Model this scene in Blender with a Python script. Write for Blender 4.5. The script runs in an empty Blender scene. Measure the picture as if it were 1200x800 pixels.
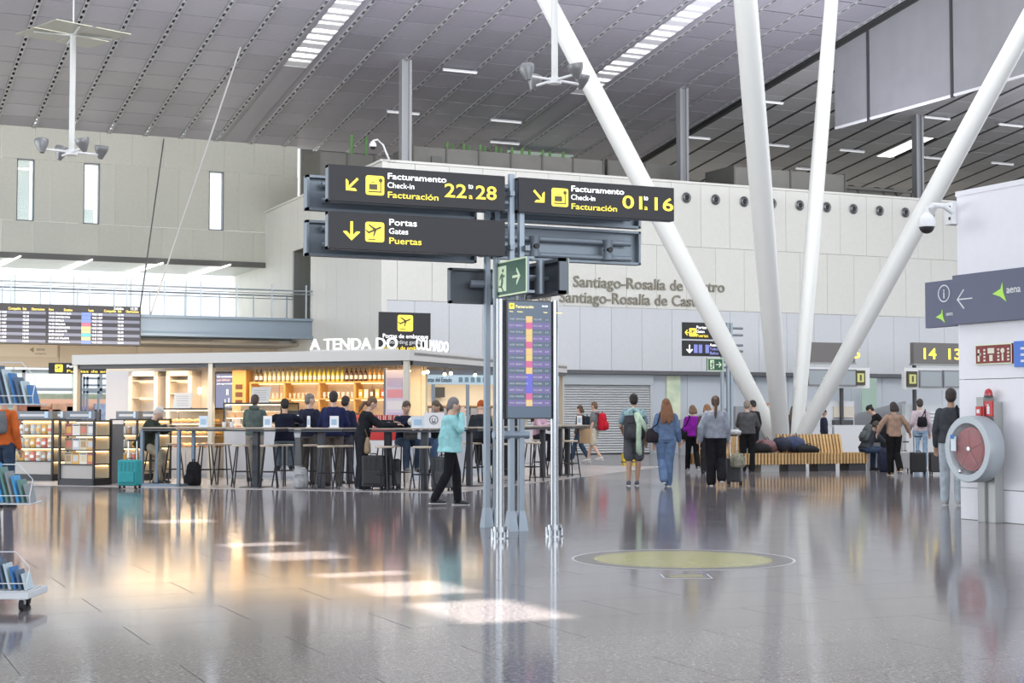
import bpy, bmesh, math, random
from mathutils import Vector, Matrix, Euler
random.seed(7)
PI = math.pi
# ---------------------------------------------------------------- camera, world, sun, exposure
# world X runs along the big panelled walls, world Y into the hall; the camera looks 24.5 degrees right of +Y
FPX = 1800.0; CAMZ = 1.4; YAW = math.radians(24.5); PITCH = math.atan(85.0 / FPX)
scene = bpy.context.scene
cd = bpy.data.cameras.new('camera'); cam = bpy.data.objects.new('camera', cd)
scene.collection.objects.link(cam); scene.camera = cam
cam.location = (0, 0, CAMZ); cam.rotation_euler = (PI / 2 + PITCH, 0, -YAW)
cd.sensor_width = 36; cd.lens = 36 * FPX / 1200; cd.clip_end = 500; cd.clip_start = .05
world = bpy.data.worlds.new('world'); scene.world = world; world.use_nodes = True
bg = world.node_tree.nodes['Background']; bg.inputs[0].default_value = (.86, .92, 1, 1); bg.inputs[1].default_value = 1.55
sd = bpy.data.lights.new('sun', 'SUN'); sd.energy = 22; sd.angle = .012; sd.color = (1, .93, .82)
sun = bpy.data.objects.new('sun', sd); scene.collection.objects.link(sun)
SUNV = Vector((.5, -8, -17.2)).normalized(); sun.rotation_euler = SUNV.to_track_quat('-Z', 'Y').to_euler()
def area_light(name, loc, size, energy, color, rot=(0, 0, 0)):
    l = bpy.data.lights.new(name, 'AREA'); l.shape = 'RECTANGLE'; l.size, l.size_y = size; l.energy = energy; l.color = color
    o = bpy.data.objects.new(name, l); scene.collection.objects.link(o); o.location = loc; o.rotation_euler = rot; return o
# added lamps for daylight of the glazed front behind the camera and the glazed side on the left
area_light('front_glazing_light', (12, -14, 8), (50, 13), 6500, (.93, .96, 1), (math.radians(80), 0, 0))
area_light('skylight_daylight', (16, 24, 16.6), (36, 40), 6500, (.90, .93, 1), (0, 0, 0))
area_light('far_wall_fill_light', (26, 30, 15.5), (34, 6), 2100, (1, .99, .95), (math.radians(58), 0, 0))  # added fill lamp that brightens the far panelled wall
area_light('right_roof_fill_light', (64, 30, 6), (34, 9), 2600, (.95, .96, 1), (math.radians(90), 0, math.radians(90)))  # added fill lamp to brighten the right-hand ceiling
area_light('ceiling_fill_light', (30, 42, 9.9), (56, 5), 2100, (.88, .87, 1), (math.radians(172), 0, 0))  # added upward lamp imitating floor bounce on the ceiling
area_light('side_wall_fill_light', (-16, 38, 5), (30, 9), 3600, (.93, .97, 1), (math.radians(90), 0, math.radians(-90)))  # lamp added for the left glazing, brightens the side wall
area_light('bulkhead_fill_light', (4, 53, 3.2), (18, 1.2), 420, (1, .86, .68), (math.radians(105), 0, 0))  # warm lamp added under the bridge to brighten the bulkhead
vs = scene.view_settings; vs.view_transform = 'Standard'; vs.look = 'None'; vs.gamma = 1; vs.use_curve_mapping = False
vs.exposure = 0.0
scene.cycles.max_bounces = 7; scene.cycles.diffuse_bounces = 4; scene.cycles.glossy_bounces = 3
scene.cycles.transparent_max_bounces = 8; scene.cycles.sample_clamp_indirect = 6; scene.cycles.use_denoising = True
scene.cycles.caustics_reflective = False; scene.cycles.caustics_refractive = False
# ---------------------------------------------------------------- survey helpers: photograph pixel -> place in the hall
Rv = Vector((math.cos(YAW), -math.sin(YAW), 0)); F0 = Vector((math.sin(YAW), math.cos(YAW), 0))
Fv = F0 * math.cos(PITCH) + Vector((0, 0, math.sin(PITCH))); Uv = Vector((0, 0, math.cos(PITCH))) - F0 * math.sin(PITCH)
EYE = Vector((0, 0, CAMZ))
def ray(px, py): return Fv + Rv * ((px - 600) / FPX) + Uv * ((400 - py) / FPX)
def on_z(px, py, z=0.0): d = ray(px, py); return EYE + d * ((z - CAMZ) / d.z)
def on_y(px, py, y): d = ray(px, py); return EYE + d * (y / d.y)
def on_x(px, py, x): d = ray(px, py); return EYE + d * (x / d.x)
def on_f(px, py, f): d = ray(px, py); return EYE + d * (f / d.dot(F0))
def pix(p): v = Vector(p) - EYE; z = v.dot(Fv); return (600 + FPX * v.dot(Rv) / z, 400 - FPX * v.dot(Uv) / z) if z > .1 else (-9999, -9999)
# ---------------------------------------------------------------- mesh helper
C = scene.collection
class MB:
    def __init__(s): s.v = []; s.f = []
    def add(s, vs, fs):
        n = len(s.v); s.v += [tuple(v) for v in vs]; s.f += [tuple(i + n for i in f) for f in fs]; return s
    def box(s, c, d, rz=0, m=None):
        x, y, z = d[0] / 2, d[1] / 2, d[2] / 2; vs = []
        for a, b, e in ((-1,-1,-1),(1,-1,-1),(1,1,-1),(-1,1,-1),(-1,-1,1),(1,-1,1),(1,1,1),(-1,1,1)):
            p = Vector((a*x, b*y, e*z))
            if m: p = m @ p
            elif rz: p = Vector((p.x*math.cos(rz)-p.y*math.sin(rz), p.x*math.sin(rz)+p.y*math.cos(rz), p.z))
            vs.append(p + Vector(c))
        return s.add(vs, ((0,3,2,1),(4,5,6,7),(0,1,5,4),(1,2,6,5),(2,3,7,6),(3,0,4,7)))
    def span(s, x0, x1, y0, y1, z0, z1): return s.box(((x0+x1)/2,(y0+y1)/2,(z0+z1)/2), (abs(x1-x0),abs(y1-y0),abs(z1-z0)))
    def chain(s, pts, rads, n=10, sq=None, side=None):
        """closed tube through pts; rads radius or (rx, ry) pairs"""
        pts = [Vector(p) for p in pts]; rings = []
        for i, p in enumerate(pts):
            a = pts[max(0, i-1)]; b = pts[min(len(pts)-1, i+1)]; d = (b - a).normalized()
            ref = Vector(side) if side else (Vector((1,0,0)) if abs(d.x) < .8 else Vector((0,1,0)))
            u = (ref - d * ref.dot(d)).normalized(); w = d.cross(u); r = rads[i]; rx, ry = r if isinstance(r, tuple) else (r, r)
            rings.append([p + u*math.cos(2*PI*k/n)*rx + w*math.sin(2*PI*k/n)*ry for k in range(n)])
        vs = [v for r in rings for v in r]; fs = []
        for i in range(len(rings)-1):
            for k in range(n): fs.append((i*n+k, i*n+(k+1)%n, (i+1)*n+(k+1)%n, (i+1)*n+k))
        fs.append(tuple(range(n))[::-1]); fs.append(tuple((len(rings)-1)*n+k for k in range(n)))
        return s.add(vs, fs)
    def cyl(s, p0, p1, r0, r1=None, n=12): return s.chain([p0, p1], [r0, r0 if r1 is None else r1], n)
    def ball(s, c, r, n=12, m=8, rot=None):
        rx, ry, rz = r if isinstance(r, tuple) else (r, r, r); c = Vector(c); vs = []; fs = []
        def tr(p): p = Vector(p); return c + (rot @ p if rot else p)
        vs.append(tr((0,0,-rz)))
        for i in range(1, m):
            t = -PI/2 + PI*i/m
            for k in range(n): vs.append(tr((rx*math.cos(t)*math.cos(2*PI*k/n), ry*math.cos(t)*math.sin(2*PI*k/n), rz*math.sin(t))))
        vs.append(tr((0,0,rz))); L = len(vs)-1
        for k in range(n): fs.append((0, 1+(k+1)%n, 1+k)); fs.append((L, 1+(m-2)*n+k, 1+(m-2)*n+(k+1)%n))
        for i in range(m-2):
            for k in range(n): fs.append((1+i*n+k, 1+i*n+(k+1)%n, 1+(i+1)*n+(k+1)%n, 1+(i+1)*n+k))
        return s.add(vs, fs)
    def lathe(s, prof, n=16, c=(0,0,0)):
        vs = []; fs = []; c = Vector(c)
        for r, z in prof:
            for k in range(n): vs.append(c + Vector((r*math.cos(2*PI*k/n), r*math.sin(2*PI*k/n), z)))
        for i in range(len(prof)-1):
            for k in range(n): fs.append((i*n+k, i*n+(k+1)%n, (i+1)*n+(k+1)%n, (i+1)*n+k))
        fs.append(tuple(range(n))[::-1]); fs.append(tuple((len(prof)-1)*n+k for k in range(n)))
        return s.add(vs, fs)
    def prism(s, poly, y0, y1):
        """polygon in x,z extruded along y"""
        n = len(poly); vs = [(x, y0, z) for x, z in poly] + [(x, y1, z) for x, z in poly]
        fs = [tuple(range(n)), tuple(range(2*n-1, n-1, -1))] + [(i, i+n, (i+1)%n+n, (i+1)%n) for i in range(n)]
        return s.add(vs, fs)
    def build(s, name, mt, parent=None, smooth=False, bevel=0, remesh=0, smooth_it=0, loc=None, rz=None):
        me = bpy.data.meshes.new(name); me.from_pydata(s.v, [], s.f)
        bm = bmesh.new(); bm.from_mesh(me); bmesh.ops.recalc_face_normals(bm, faces=bm.faces); bm.to_mesh(me); bm.free()
        me.materials.append(mt)
        o = bpy.data.objects.new(name, me); C.objects.link(o)
        if smooth:
            me.polygons.foreach_set('use_smooth', [True]*len(me.polygons))
            if smooth == 'auto': me.set_sharp_from_angle(angle=.7)
        if remesh:
            m = o.modifiers.new('r', 'REMESH'); m.mode = 'VOXEL'; m.voxel_size = remesh; m.use_smooth_shade = True
        if smooth_it:
            m = o.modifiers.new('s', 'SMOOTH'); m.iterations = smooth_it; m.factor = .5
        if bevel:
            m = o.modifiers.new('b', 'BEVEL'); m.width = bevel; m.segments = 2; m.limit_method = 'ANGLE'
        if parent: o.parent = parent
        if loc is not None: o.location = loc
        if rz is not None: o.rotation_euler = (0, 0, rz)
        return o
def thing(name, label, cat, loc=(0,0,0), rz=0, group=None):
    o = bpy.data.objects.new(name, None); C.objects.link(o); o.empty_display_size = .1
    o.location = loc; o.rotation_euler = (0, 0, rz); return tag(o, label, cat, group)
def tag(o, label, cat, group=None):
    o['label'] = label; o['category'] = cat
    if group: o['group'] = group
    return o
def struct(o): o['kind'] = 'structure'; return o
def stuff(o): o['kind'] = 'stuff'; return o
def setting(name, loc=(0,0,0), rz=0):
    o = bpy.data.objects.new(name, None); C.objects.link(o); o.location = loc; o.rotation_euler = (0,0,rz); return struct(o)
def dup(root, loc=None, rz=None, label=None, group=None, scale=None):
    r = root.copy(); C.objects.link(r)
    if loc is not None: r.location = loc
    if rz is not None: r.rotation_euler = (0, 0, rz)
    if scale is not None: r.scale = scale
    if label: r['label'] = label
    if group: r['group'] = group
    for ch in list(root.children):
        c = ch.copy(); C.objects.link(c); c.parent = r
        for g in ch.children:
            d = g.copy(); C.objects.link(d); d.parent = c
    return r
def inst(o, name, parent=None, loc=None, rot=None, scale=None):
    c = bpy.data.objects.new(name, o.data); C.objects.link(c)
    if parent: c.parent = parent
    if loc is not None: c.location = loc
    if rot is not None: c.rotation_euler = rot
    if scale is not None: c.scale = scale
    return c
# ---------------------------------------------------------------- materials
_mats = {}
def mat(col, rough=.6, metal=0, emit=0, ecol=None, vary=0, bump=0, bscale=60, coat=0, spec=.5, noise=None, nscale=8, key=None, trans=0, alpha=1, objvar=0):
    k = key or (tuple(col), rough, metal, emit, ecol, vary, bump, bscale, coat, spec, noise, nscale, trans, alpha, objvar)
    if k in _mats: return _mats[k]
    m = bpy.data.materials.new('surface'); m.use_nodes = True; nt = m.node_tree; b = nt.nodes['Principled BSDF']
    c4 = (*col, 1); b.inputs['Base Color'].default_value = c4; b.inputs['Roughness'].default_value = rough
    b.inputs['Metallic'].default_value = metal; b.inputs['Coat Weight'].default_value = coat; b.inputs['Specular IOR Level'].default_value = spec
    b.inputs['Transmission Weight'].default_value = trans; b.inputs['Alpha'].default_value = alpha
    if emit:
        b.inputs['Emission Color'].default_value = (*(ecol or col), 1); b.inputs['Emission Strength'].default_value = emit
    L = nt.links
    def tex(scale, detail=3):
        tc = nt.nodes.new('ShaderNodeTexCoord'); n = nt.nodes.new('ShaderNodeTexNoise'); n.inputs['Scale'].default_value = scale
        n.inputs['Detail'].default_value = detail; L.new(tc.outputs['Object'], n.inputs['Vector']); return n
    if vary or noise or objvar:
        n = tex(nscale); mx = nt.nodes.new('ShaderNodeMix'); mx.data_type = 'RGBA'
        c2 = noise if noise else tuple(max(0, c*(1-vary)) for c in col)
        mx.inputs[6].default_value = c4; mx.inputs[7].default_value = (*c2, 1)
        rp = nt.nodes.new('ShaderNodeMapRange'); rp.inputs[1].default_value = .35; rp.inputs[2].default_value = .65
        L.new(n.outputs['Fac'], rp.inputs[0]); L.new(rp.outputs[0], mx.inputs[0]); out = mx.outputs[2]
        if objvar:
            oi = nt.nodes.new('ShaderNodeObjectInfo'); hv = nt.nodes.new('ShaderNodeHueSaturation')
            mr = nt.nodes.new('ShaderNodeMapRange'); mr.inputs[3].default_value = 1-objvar; mr.inputs[4].default_value = 1+objvar
            L.new(oi.outputs['Random'], mr.inputs[0]); L.new(mr.outputs[0], hv.inputs['Value']); L.new(out, hv.inputs['Color']); out = hv.outputs[0]
        L.new(out, b.inputs['Base Color'])
    if bump:
        n = tex(bscale, 4); bp = nt.nodes.new('ShaderNodeBump'); bp.inputs['Strength'].default_value = bump; bp.inputs['Distance'].default_value = .02
        L.new(n.outputs['Fac'], bp.inputs['Height']); L.new(bp.outputs[0], b.inputs['Normal'])
    _mats[k] = m; return m
def cloth(col): return mat(col, .9, vary=.28, bump=.5, bscale=22, nscale=9, spec=.15)
M = dict(
    white=mat((.78,.79,.80), .5), tube=mat((.70,.71,.69), .38, bump=.02), steel=mat((.62,.65,.68), .22, 1), dsteel=mat((.13,.145,.165), .45, .4),
    bsteel=mat((.26,.32,.38), .45, .5), black=mat((.02,.02,.022), .5), dark=mat((.055,.055,.06), .45), sign=mat((.038,.038,.042), .5, spec=.3),
    rubber=mat((.015,.015,.016), .8), glass=mat((.8,.9,.92), .05, alpha=.07, spec=.6), yel=mat((.95,.78,.10), .5, emit=.75, ecol=(1,.72,.05)),
    whiteE=mat((.9,.9,.9), .5, emit=1.1, ecol=(1,1,1)), gold=mat((.62,.36,.11), .45), wood=mat((.55,.36,.18), .5, noise=(.36,.21,.09), nscale=14),
    palewood=mat((.62,.53,.42), .5, vary=.2), cream=mat((.70,.62,.50), .6), skin=mat((.58,.36,.26), .6, vary=.1), red=mat((.6,.03,.03), .45),
    blackmetal=mat((.025,.026,.03), .4, .5), ledw=mat((1,.8,.5), .5, emit=3.2, ecol=(1,.72,.38)), tubeE=mat((1,1,1), .5, emit=5, ecol=(1,.97,.92)), iconink=mat((.10,.09,.04), .5),
)
# ---------------------------------------------------------------- lettering and pictograms
_fits = []
def text(body, h, mt, parent, loc, name='lettering', w=None, ext=.004, align='LEFT', bold=0.0, rot=(PI/2, 0, 0), lh=None):
    cu = bpy.data.curves.new(name, 'FONT'); cu.body = body; cu.size = h/.72; cu.extrude = ext; cu.align_x = align; cu.offset = bold*h
    cu.resolution_u = 3; cu.materials.append(mt)
    if lh: cu.space_line = lh
    o = bpy.data.objects.new(name, cu); C.objects.link(o); o.parent = parent; o.location = loc; o.rotation_euler = rot
    if w: _fits.append((o, w))
    return o
def finish_text():
    """fit widths, then turn the lettering into plain meshes"""
    bpy.context.view_layer.update()
    for o, w in _fits:
        if o.dimensions.x > 1e-6: o.scale.x = w / o.dimensions.x
    dg = bpy.context.evaluated_depsgraph_get(); done = {}
    for o in [q for q in C.objects if q.type == 'FONT']:
        me = bpy.data.meshes.new_from_object(o.evaluated_get(dg)); n = o.name; p = o.parent; mw = o.matrix_basis.copy()
        if not me.materials: me.materials.append(o.data.materials[0])
        bpy.data.objects.remove(o); q = bpy.data.objects.new(n, me); C.objects.link(q); q.parent = p; q.matrix_basis = mw
def poly(pts, y0, y1, name, mt, parent, loc, s=1.0, a=0.0):
    ca, sa = math.cos(a), math.sin(a); return MB().prism([((x*ca-z*sa)*s, (x*sa+z*ca)*s) for x, z in pts], y0, y1).build(name, mt, parent, loc=loc)
ARROW = [(-.07,-.5),(.07,-.5),(.07,.22),(.27,.02),(.45,.02),(.45,.07),(0,.5),(-.45,.07),(-.45,.02),(-.27,.02),(-.07,.22)]
def icon(kind, parent, loc, s):
    """yellow rounded square with dark pictogram; s side length, front faces -y"""
    r = .12; pts = []
    for cx, cz, a0 in ((.5-r,.5-r,0),(-.5+r,.5-r,PI/2),(-.5+r,-.5+r,PI),(.5-r,-.5+r,3*PI/2)):
        for k in range(4): pts.append((cx+r*math.cos(a0+k*PI/6), cz+r*math.sin(a0+k*PI/6)))
    b = poly(pts, -.006, 0, 'pictogram', M['yel'], parent, loc, s)
    mb = MB()
    if kind == 'bag':
        mb.span(-.32*s,.12*s,-.010,-.007,-.22*s,.06*s); mb.span(-.2*s,-.02*s,-.010,-.007,.12*s,.16*s); mb.span(-.36*s,.36*s,-.010,-.007,-.36*s,-.30*s)
        mb.span(.28*s,.33*s,-.010,-.007,-.3*s,.2*s); mb.cyl((.3*s,-.010,.27*s),(.3*s,-.007,.27*s),.1*s)
    elif kind == 'plane':
        A = -.45
        for q in ([(-.38,.02),(.36,.02),(.42,.07),(.36,.12),(-.34,.12)], [(-.02,.1),(.12,.1),(-.12,.42),(-.2,.42)], [(-.02,.04),(.12,.04),(-.12,-.20),(-.2,-.20)], [(-.38,.08),(-.30,.08),(-.38,.24),(-.45,.24)]):
            mb.prism([((x*math.cos(.42)-z*math.sin(.42))*s, (x*math.sin(.42)+z*math.cos(.42)+.03)*s) for x, z in q], -.010, -.007)
        mb.span(-.34*s,.02*s,-.010,-.007,-.40*s,-.35*s)
    mb.build('pictogram_ink', M['iconink'], parent, loc=loc)
    return b
# ================================================================ FLOOR
gran = mat((.235,.225,.232), .16, spec=.24, key='granite')
nt = gran.node_tree; b = nt.nodes['Principled BSDF']
tc = nt.nodes.new('ShaderNodeTexCoord'); g1 = nt.nodes.new('ShaderNodeTexNoise'); g1.inputs['Scale'].default_value = 38; g1.inputs['Detail'].default_value = 6
g2 = nt.nodes.new('ShaderNodeTexNoise'); g2.inputs['Scale'].default_value = 1.3
nt.links.new(tc.outputs['Object'], g1.inputs['Vector']); nt.links.new(tc.outputs['Object'], g2.inputs['Vector'])
cr = nt.nodes.new('ShaderNodeValToRGB'); cr.color_ramp.elements[0].position = .32; cr.color_ramp.elements[1].position = .68
cr.color_ramp.elements[0].color = (.075,.066,.074,1); cr.color_ramp.elements[1].color = (.28,.255,.258,1)
oi = nt.nodes.new('ShaderNodeObjectInfo'); mr = nt.nodes.new('ShaderNodeMapRange'); mr.inputs[3].default_value = .93; mr.inputs[4].default_value = 1.07
hs = nt.nodes.new('ShaderNodeHueSaturation'); nt.links.new(g1.outputs['Fac'], cr.inputs[0]); nt.links.new(cr.outputs[0], hs.inputs['Color'])
nt.links.new(oi.outputs['Random'], mr.inputs[0]); nt.links.new(mr.outputs[0], hs.inputs['Value']); nt.links.new(hs.outputs[0], b.inputs['Base Color'])
r2 = nt.nodes.new('ShaderNodeMapRange'); r2.inputs[3].default_value = .075; r2.inputs[4].default_value = .125
nt.links.new(g2.outputs['Fac'], r2.inputs[0]); nt.links.new(r2.outputs[0], b.inputs['Roughness'])
joint = mat((.13,.125,.125), .45)
floor = struct(MB().span(-45,95,-25,100,-.2,-.012).build('floor', joint))
TW, TD = 1.7, .85
tile0 = None; near = []; far = []
for j in range(-4, 76):
    for i in range(-8, 46):
        x = (i + (.5 if j % 2 else 0)) * TW + .2; y = j*TD + 8.57*.91
        c = Vector((x+TW/2, y+TD/2, 0)); d = c.dot(F0)
        ps = [pix((x+a, y+e, 0)) for a in (0, TW) for e in (0, TD)]
        vis = d > 3 and max(p[0] for p in ps) > 0 and min(p[0] for p in ps) < 1200 and min(p[1] for p in ps) < 800 and max(p[1] for p in ps) > 400
        (near if vis else far).append((d, x, y))
near.sort(); far += near[295:]; near = near[:295]
for d, x, y in near:
    if tile0 is None:
        tile0 = MB().span(.002, TW-.002, .002, TD-.002, -.012, 0).build('tile', gran, floor, loc=(x,y,0), bevel=.0015)
    else: 
        t = inst(tile0, 'tile', floor, (x,y,0)); m = t.modifiers.new('b','BEVEL'); m.width=.0015; m.segments=1
mb = MB()
for d, x, y in far: mb.span(x+.003, x+TW-.003, y+.003, y+TD-.003, -.012, 0)
stuff(mb.build('tile', gran, floor))
# emblem inlaid in the floor
ec = on_z(800, 655)
em = thing('floor_emblem', 'round yellow floor marking with white ring and small caption box in the polished floor', 'floor marking', (ec.x, ec.y, .001))
emy = mat((.40,.38,.11), .2, vary=.15, nscale=5); emw = mat((.55,.55,.56), .3); emd = mat((.12,.115,.12), .22)
def ring(r0, r1, n=64):
    m = MB(); vs = []
    for k in range(n):
        a = 2*PI*k/n
        for r in (r0, r1):
            for z in (0, .0012): vs.append((r*math.cos(a), r*math.sin(a), z))
    fs = []
    for k in range(n):
        p, q = 4*k, 4*((k+1) % n); fs += [(p+1,p+3,q+3,q+1),(p,q,q+2,p+2),(p,p+1,q+1,q),(p+2,q+2,q+3,p+3)]
    return m.add(vs, fs)
MB().lathe([(.86,0),(.86,.0012)], 64).build('yellow_disc', emy, em)
ring(.862, 1.05).build('dark_ring', emd, em); ring(1.05, 1.075).build('white_ring', emw, em)
q = on_z(804, 675); q -= Vector((ec.x, ec.y, 0)); cm = YAW
cb = MB()
for (a, b2, c, d) in ((-.21,.21,-.20,-.185),(-.21,-.195,-.20,.17),(.195,.21,-.20,.17)):
    cb.span(a, b2, c, d, 0, .0014)
cbo = cb.build('caption_frame', emw, em, loc=(q.x, q.y, 0), rz=-cm)
cbi = MB().span(-.195,.195,-.185,.17,0,.0008).build('caption_panel', emd, em, loc=(q.x, q.y, 0), rz=-cm)
for z in (.07, -.06): MB().span(-.15,.15,z-.03,z+.03,.0008,.0018).build('caption_bar', emy, em, loc=(q.x, q.y, 0), rz=-cm)

# ================================================================ MIDDLE WALL (panels)
WY = 47.6; WX = 17.0; WT = 9.72
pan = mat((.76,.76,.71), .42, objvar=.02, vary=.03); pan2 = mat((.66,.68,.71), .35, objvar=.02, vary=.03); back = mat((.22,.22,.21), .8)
P = 1.23; X0 = 28.6 - P/2
wall_far = struct(MB().span(WX, 62, WY+.06, WY+.4, 2.95, WT).span(WX, 62, WY+.5, WY+.8, 0, 2.95).build('wall_far', back))
def panel_row(parent, x0, x1, z0, z1, off, mt, y=WY, t=.06):
    base = X0 + off - 60*P; k = int((x0-base)/P); proto = None
    while base + k*P < x1 - .01:
        a = max(base + k*P, x0); e = min(base+(k+1)*P, x1)
        if e - a > .1:
            if proto is None or abs(e-a-P) > .01:
                o = MB().span(.006, e-a-.006, -t, 0, .006, z1-z0-.006).build('panel', mt, parent, loc=(a, y+.06, z0), bevel=.003)
                if abs(e-a-P) < .01: proto = o
            else: inst(proto, 'panel', parent, (a, y+.06, z0))
        k += 1
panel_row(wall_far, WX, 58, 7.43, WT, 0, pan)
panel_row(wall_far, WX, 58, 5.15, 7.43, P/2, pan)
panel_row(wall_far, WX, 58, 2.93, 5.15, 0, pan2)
MB().span(WX-.02, 62, WY-.06, WY+.5, 2.80, 2.93).build('ledge', mat((.12,.125,.135), .5), wall_far)
MB().span(WX-.08, 62, WY-.04, WY+.5, WT, WT+.08).build('coping', pan, wall_far)
MB().span(WX-.03, WX+.16, WY-.03, WY+.62, 2.93, WT).span(WX-.03, WX+.16, WY+.2, WY+.62, 0, 2.93).build('corner_trim', pan, wall_far)
# lower recessed wall: pale blue-grey panels, the rolled shutter is separate
lowm = mat((.58,.63,.69), .3, objvar=.03); greyp = mat((.36,.37,.39), .25, .5)
def px_at(y, px, py=480): return on_y(px, py, y).x
sx0, sx1 = px_at(WY+.3, 600), px_at(WY+.3, 763)
x = sx1 + .05; lowp = []
while x < 58:
    e = min(x + 1.45, 58)
    MB().span(x+.008, e-.008, WY+.3, WY+.36, 0, 2.8).build('panel', lowm, wall_far)
    x = e
MB().span(WX, 62, WY+.36, WY+.5, 0, 2.85).build('panel_backing', back, wall_far)
# art strip
a0, a1 = px_at(WY+.25, 781), px_at(WY+.25, 797)
art = mat((.55,.68,.50), .4, noise=(.80,.84,.62), nscale=2.6, key='art'); 
o = MB().span(a0, a1, WY+.22, WY+.28, 1.2, 2.78).build('art_panel', art); tag(o, 'tall narrow mottled green picture panel on the low wall beside the shutter', 'wall panel')
# shutter
sh = thing('roller_shutter', 'closed grey metal roller shutter with horizontal slats under the big panelled wall', 'shutter', ((sx0+sx1)/2, WY+.28, 0))
sw = (sx1-sx0)/2
shm = mat((.58,.60,.61), .38, .35)
MB().span(-sw, sw, -.14, 0, 2.42, 2.8).build('shutter_box', mat((.50,.54,.57), .4, .2), sh, bevel=.01)
MB().span(sw-.1, sw, -.12, 0, 0, 2.42).build('guide_rail', shm, sh); MB().span(-sw, -sw+.1, -.12, 0, 0, 2.42).build('guide_rail', shm, sh)
slp = [( -.035,0),(-.055,.035),(-.035,.075),(-.005,.082),(-.005,0)]
vs = [(-sw+.1, y, z) for y, z in slp] + [(sw-.1, y, z) for y, z in slp]
slat0 = None
for k in range(28):
    if slat0 is None:
        slat0 = MB().add(vs, [(0,1,2,3,4),(9,8,7,6,5)] + [(i, (i+1)%5, (i+1)%5+5, i+5) for i in range(5)]).build('slat', shm, sh, loc=(0,-.02,.02))
    else: inst(slat0, 'slat', sh, (0,-.02,.02+k*.0855))
# round air nozzles along the top row
nz = thing('air_nozzle', 'round metal air nozzle in the top panel row, nearest to the column feet', 'air vent', (28.6, WY, 9.2))
nm = mat((.32,.33,.34), .4, .6)
def rot_lathe(prof, n=24):
    m = MB().lathe(prof, n); m.v = [(x, -z, y) for x, y, z in m.v]; return m
rot_lathe([(.19,0),(.20,.03),(.17,.05),(.15,.03),(.15,0)]).build('outer_ring', nm, nz, smooth='auto')
rot_lathe([(.13,0),(.13,.06),(.10,.08),(.08,.03),(.08,0)]).build('inner_ring', nm, nz, smooth='auto')
rot_lathe([(.07,0),(.06,.05),(.02,.06)]).build('core', M['black'], nz, smooth='auto')
ords = ['first','second','third','fourth','fifth','sixth','seventh','eighth','ninth','tenth','eleventh','twelfth','thirteenth','fourteenth']
nz['label'] = 'round metal air nozzle in the top panel row, first from the sign side'
for k in range(1, 11):
    dup(nz, (28.6+k*P, WY, 9.2), label='round metal air nozzle in the top panel row, %s from the sign side' % ords[k])
for o in list(C.objects):
    if o.name.startswith('air_nozzle'): o['group'] = 'air nozzles along the wall top'
# metal airport name letters on the wall
lt = mat((.27,.25,.20), .4, .4)
nm1 = thing('wall_lettering', 'raised metal airport name lettering, upper line on the panelled wall', 'lettering', (0, WY-.0, 0), group='airport name lettering')
def wall_text(root, body, vis, px0, px1, py, h):
    pa = on_y(px0, py, WY); pb = on_y(px1, py, WY)
    text(vis, h, lt, root, (pa.x, -.02, pa.z-h/2), w=pb.x-pa.x, ext=.03, bold=.012)
    text(body, h, lt, root, (pa.x-.3, -.02, pa.z-h/2), align='RIGHT', ext=.03, bold=.012)
wall_text(nm1, 'Aeroporto de', 'Santiago-Rosalía de Castro', 671, 848, 329, .40)
nm2 = thing('wall_lettering', 'raised metal airport name lettering, lower line on the panelled wall', 'lettering', (0, WY-.0, 0), group='airport name lettering')
wall_text(nm2, 'Aeropuerto de', 'Santiago-Rosalía de Castro', 655, 829, 347, .40)

# ================================================================ SIDE WALL at X = 17 with doorway to the bridge
wl = struct(MB().span(WX+.06, WX+.4, WY+.55, 55.6, 0, WT).span(WX+.06, WX+.4, 58.0, 68, 0, WT).span(WX+.06, WX+.4, 55.6, 58.0, 0, 4.95).span(WX+.06, WX+.4, 55.6, 58.0, 7.75, WT).build('wall_side', back))
ym = [WY+.02]
while ym[-1] < 67: ym.append(ym[-1]+1.2)
ym += [55.6, 58.0]; ym = sorted(set(ym))
for a, e in zip(ym, ym[1:]):
    if e-a < .05: continue
    mid = (a+e)/2
    zs = [0, 4.95, 7.75, WT] if 55.6 < mid < 58 else [0, 2.93, WT]
    for z0, z1 in zip(zs, zs[1:]):
        if 55.6 < mid < 58 and z0 == 4.95: continue
        MB().span(WX, WX+.06, a+.006, e-.006, z0+.005, z1-.005).build('panel', pan, wl)
MB().span(WX-.06, WX+.45, WY-.04, 62, WT, WT+.08).build('coping', pan, wl)
MB().span(WX+1.6, WX+1.8, 55, 58.5, 4.9, 7.9).span(WX+.4, WX+1.7, 58.0, 58.1, 4.9, 7.9).build('doorway_lining', mat((.24,.25,.22), .7), wl)
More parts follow.
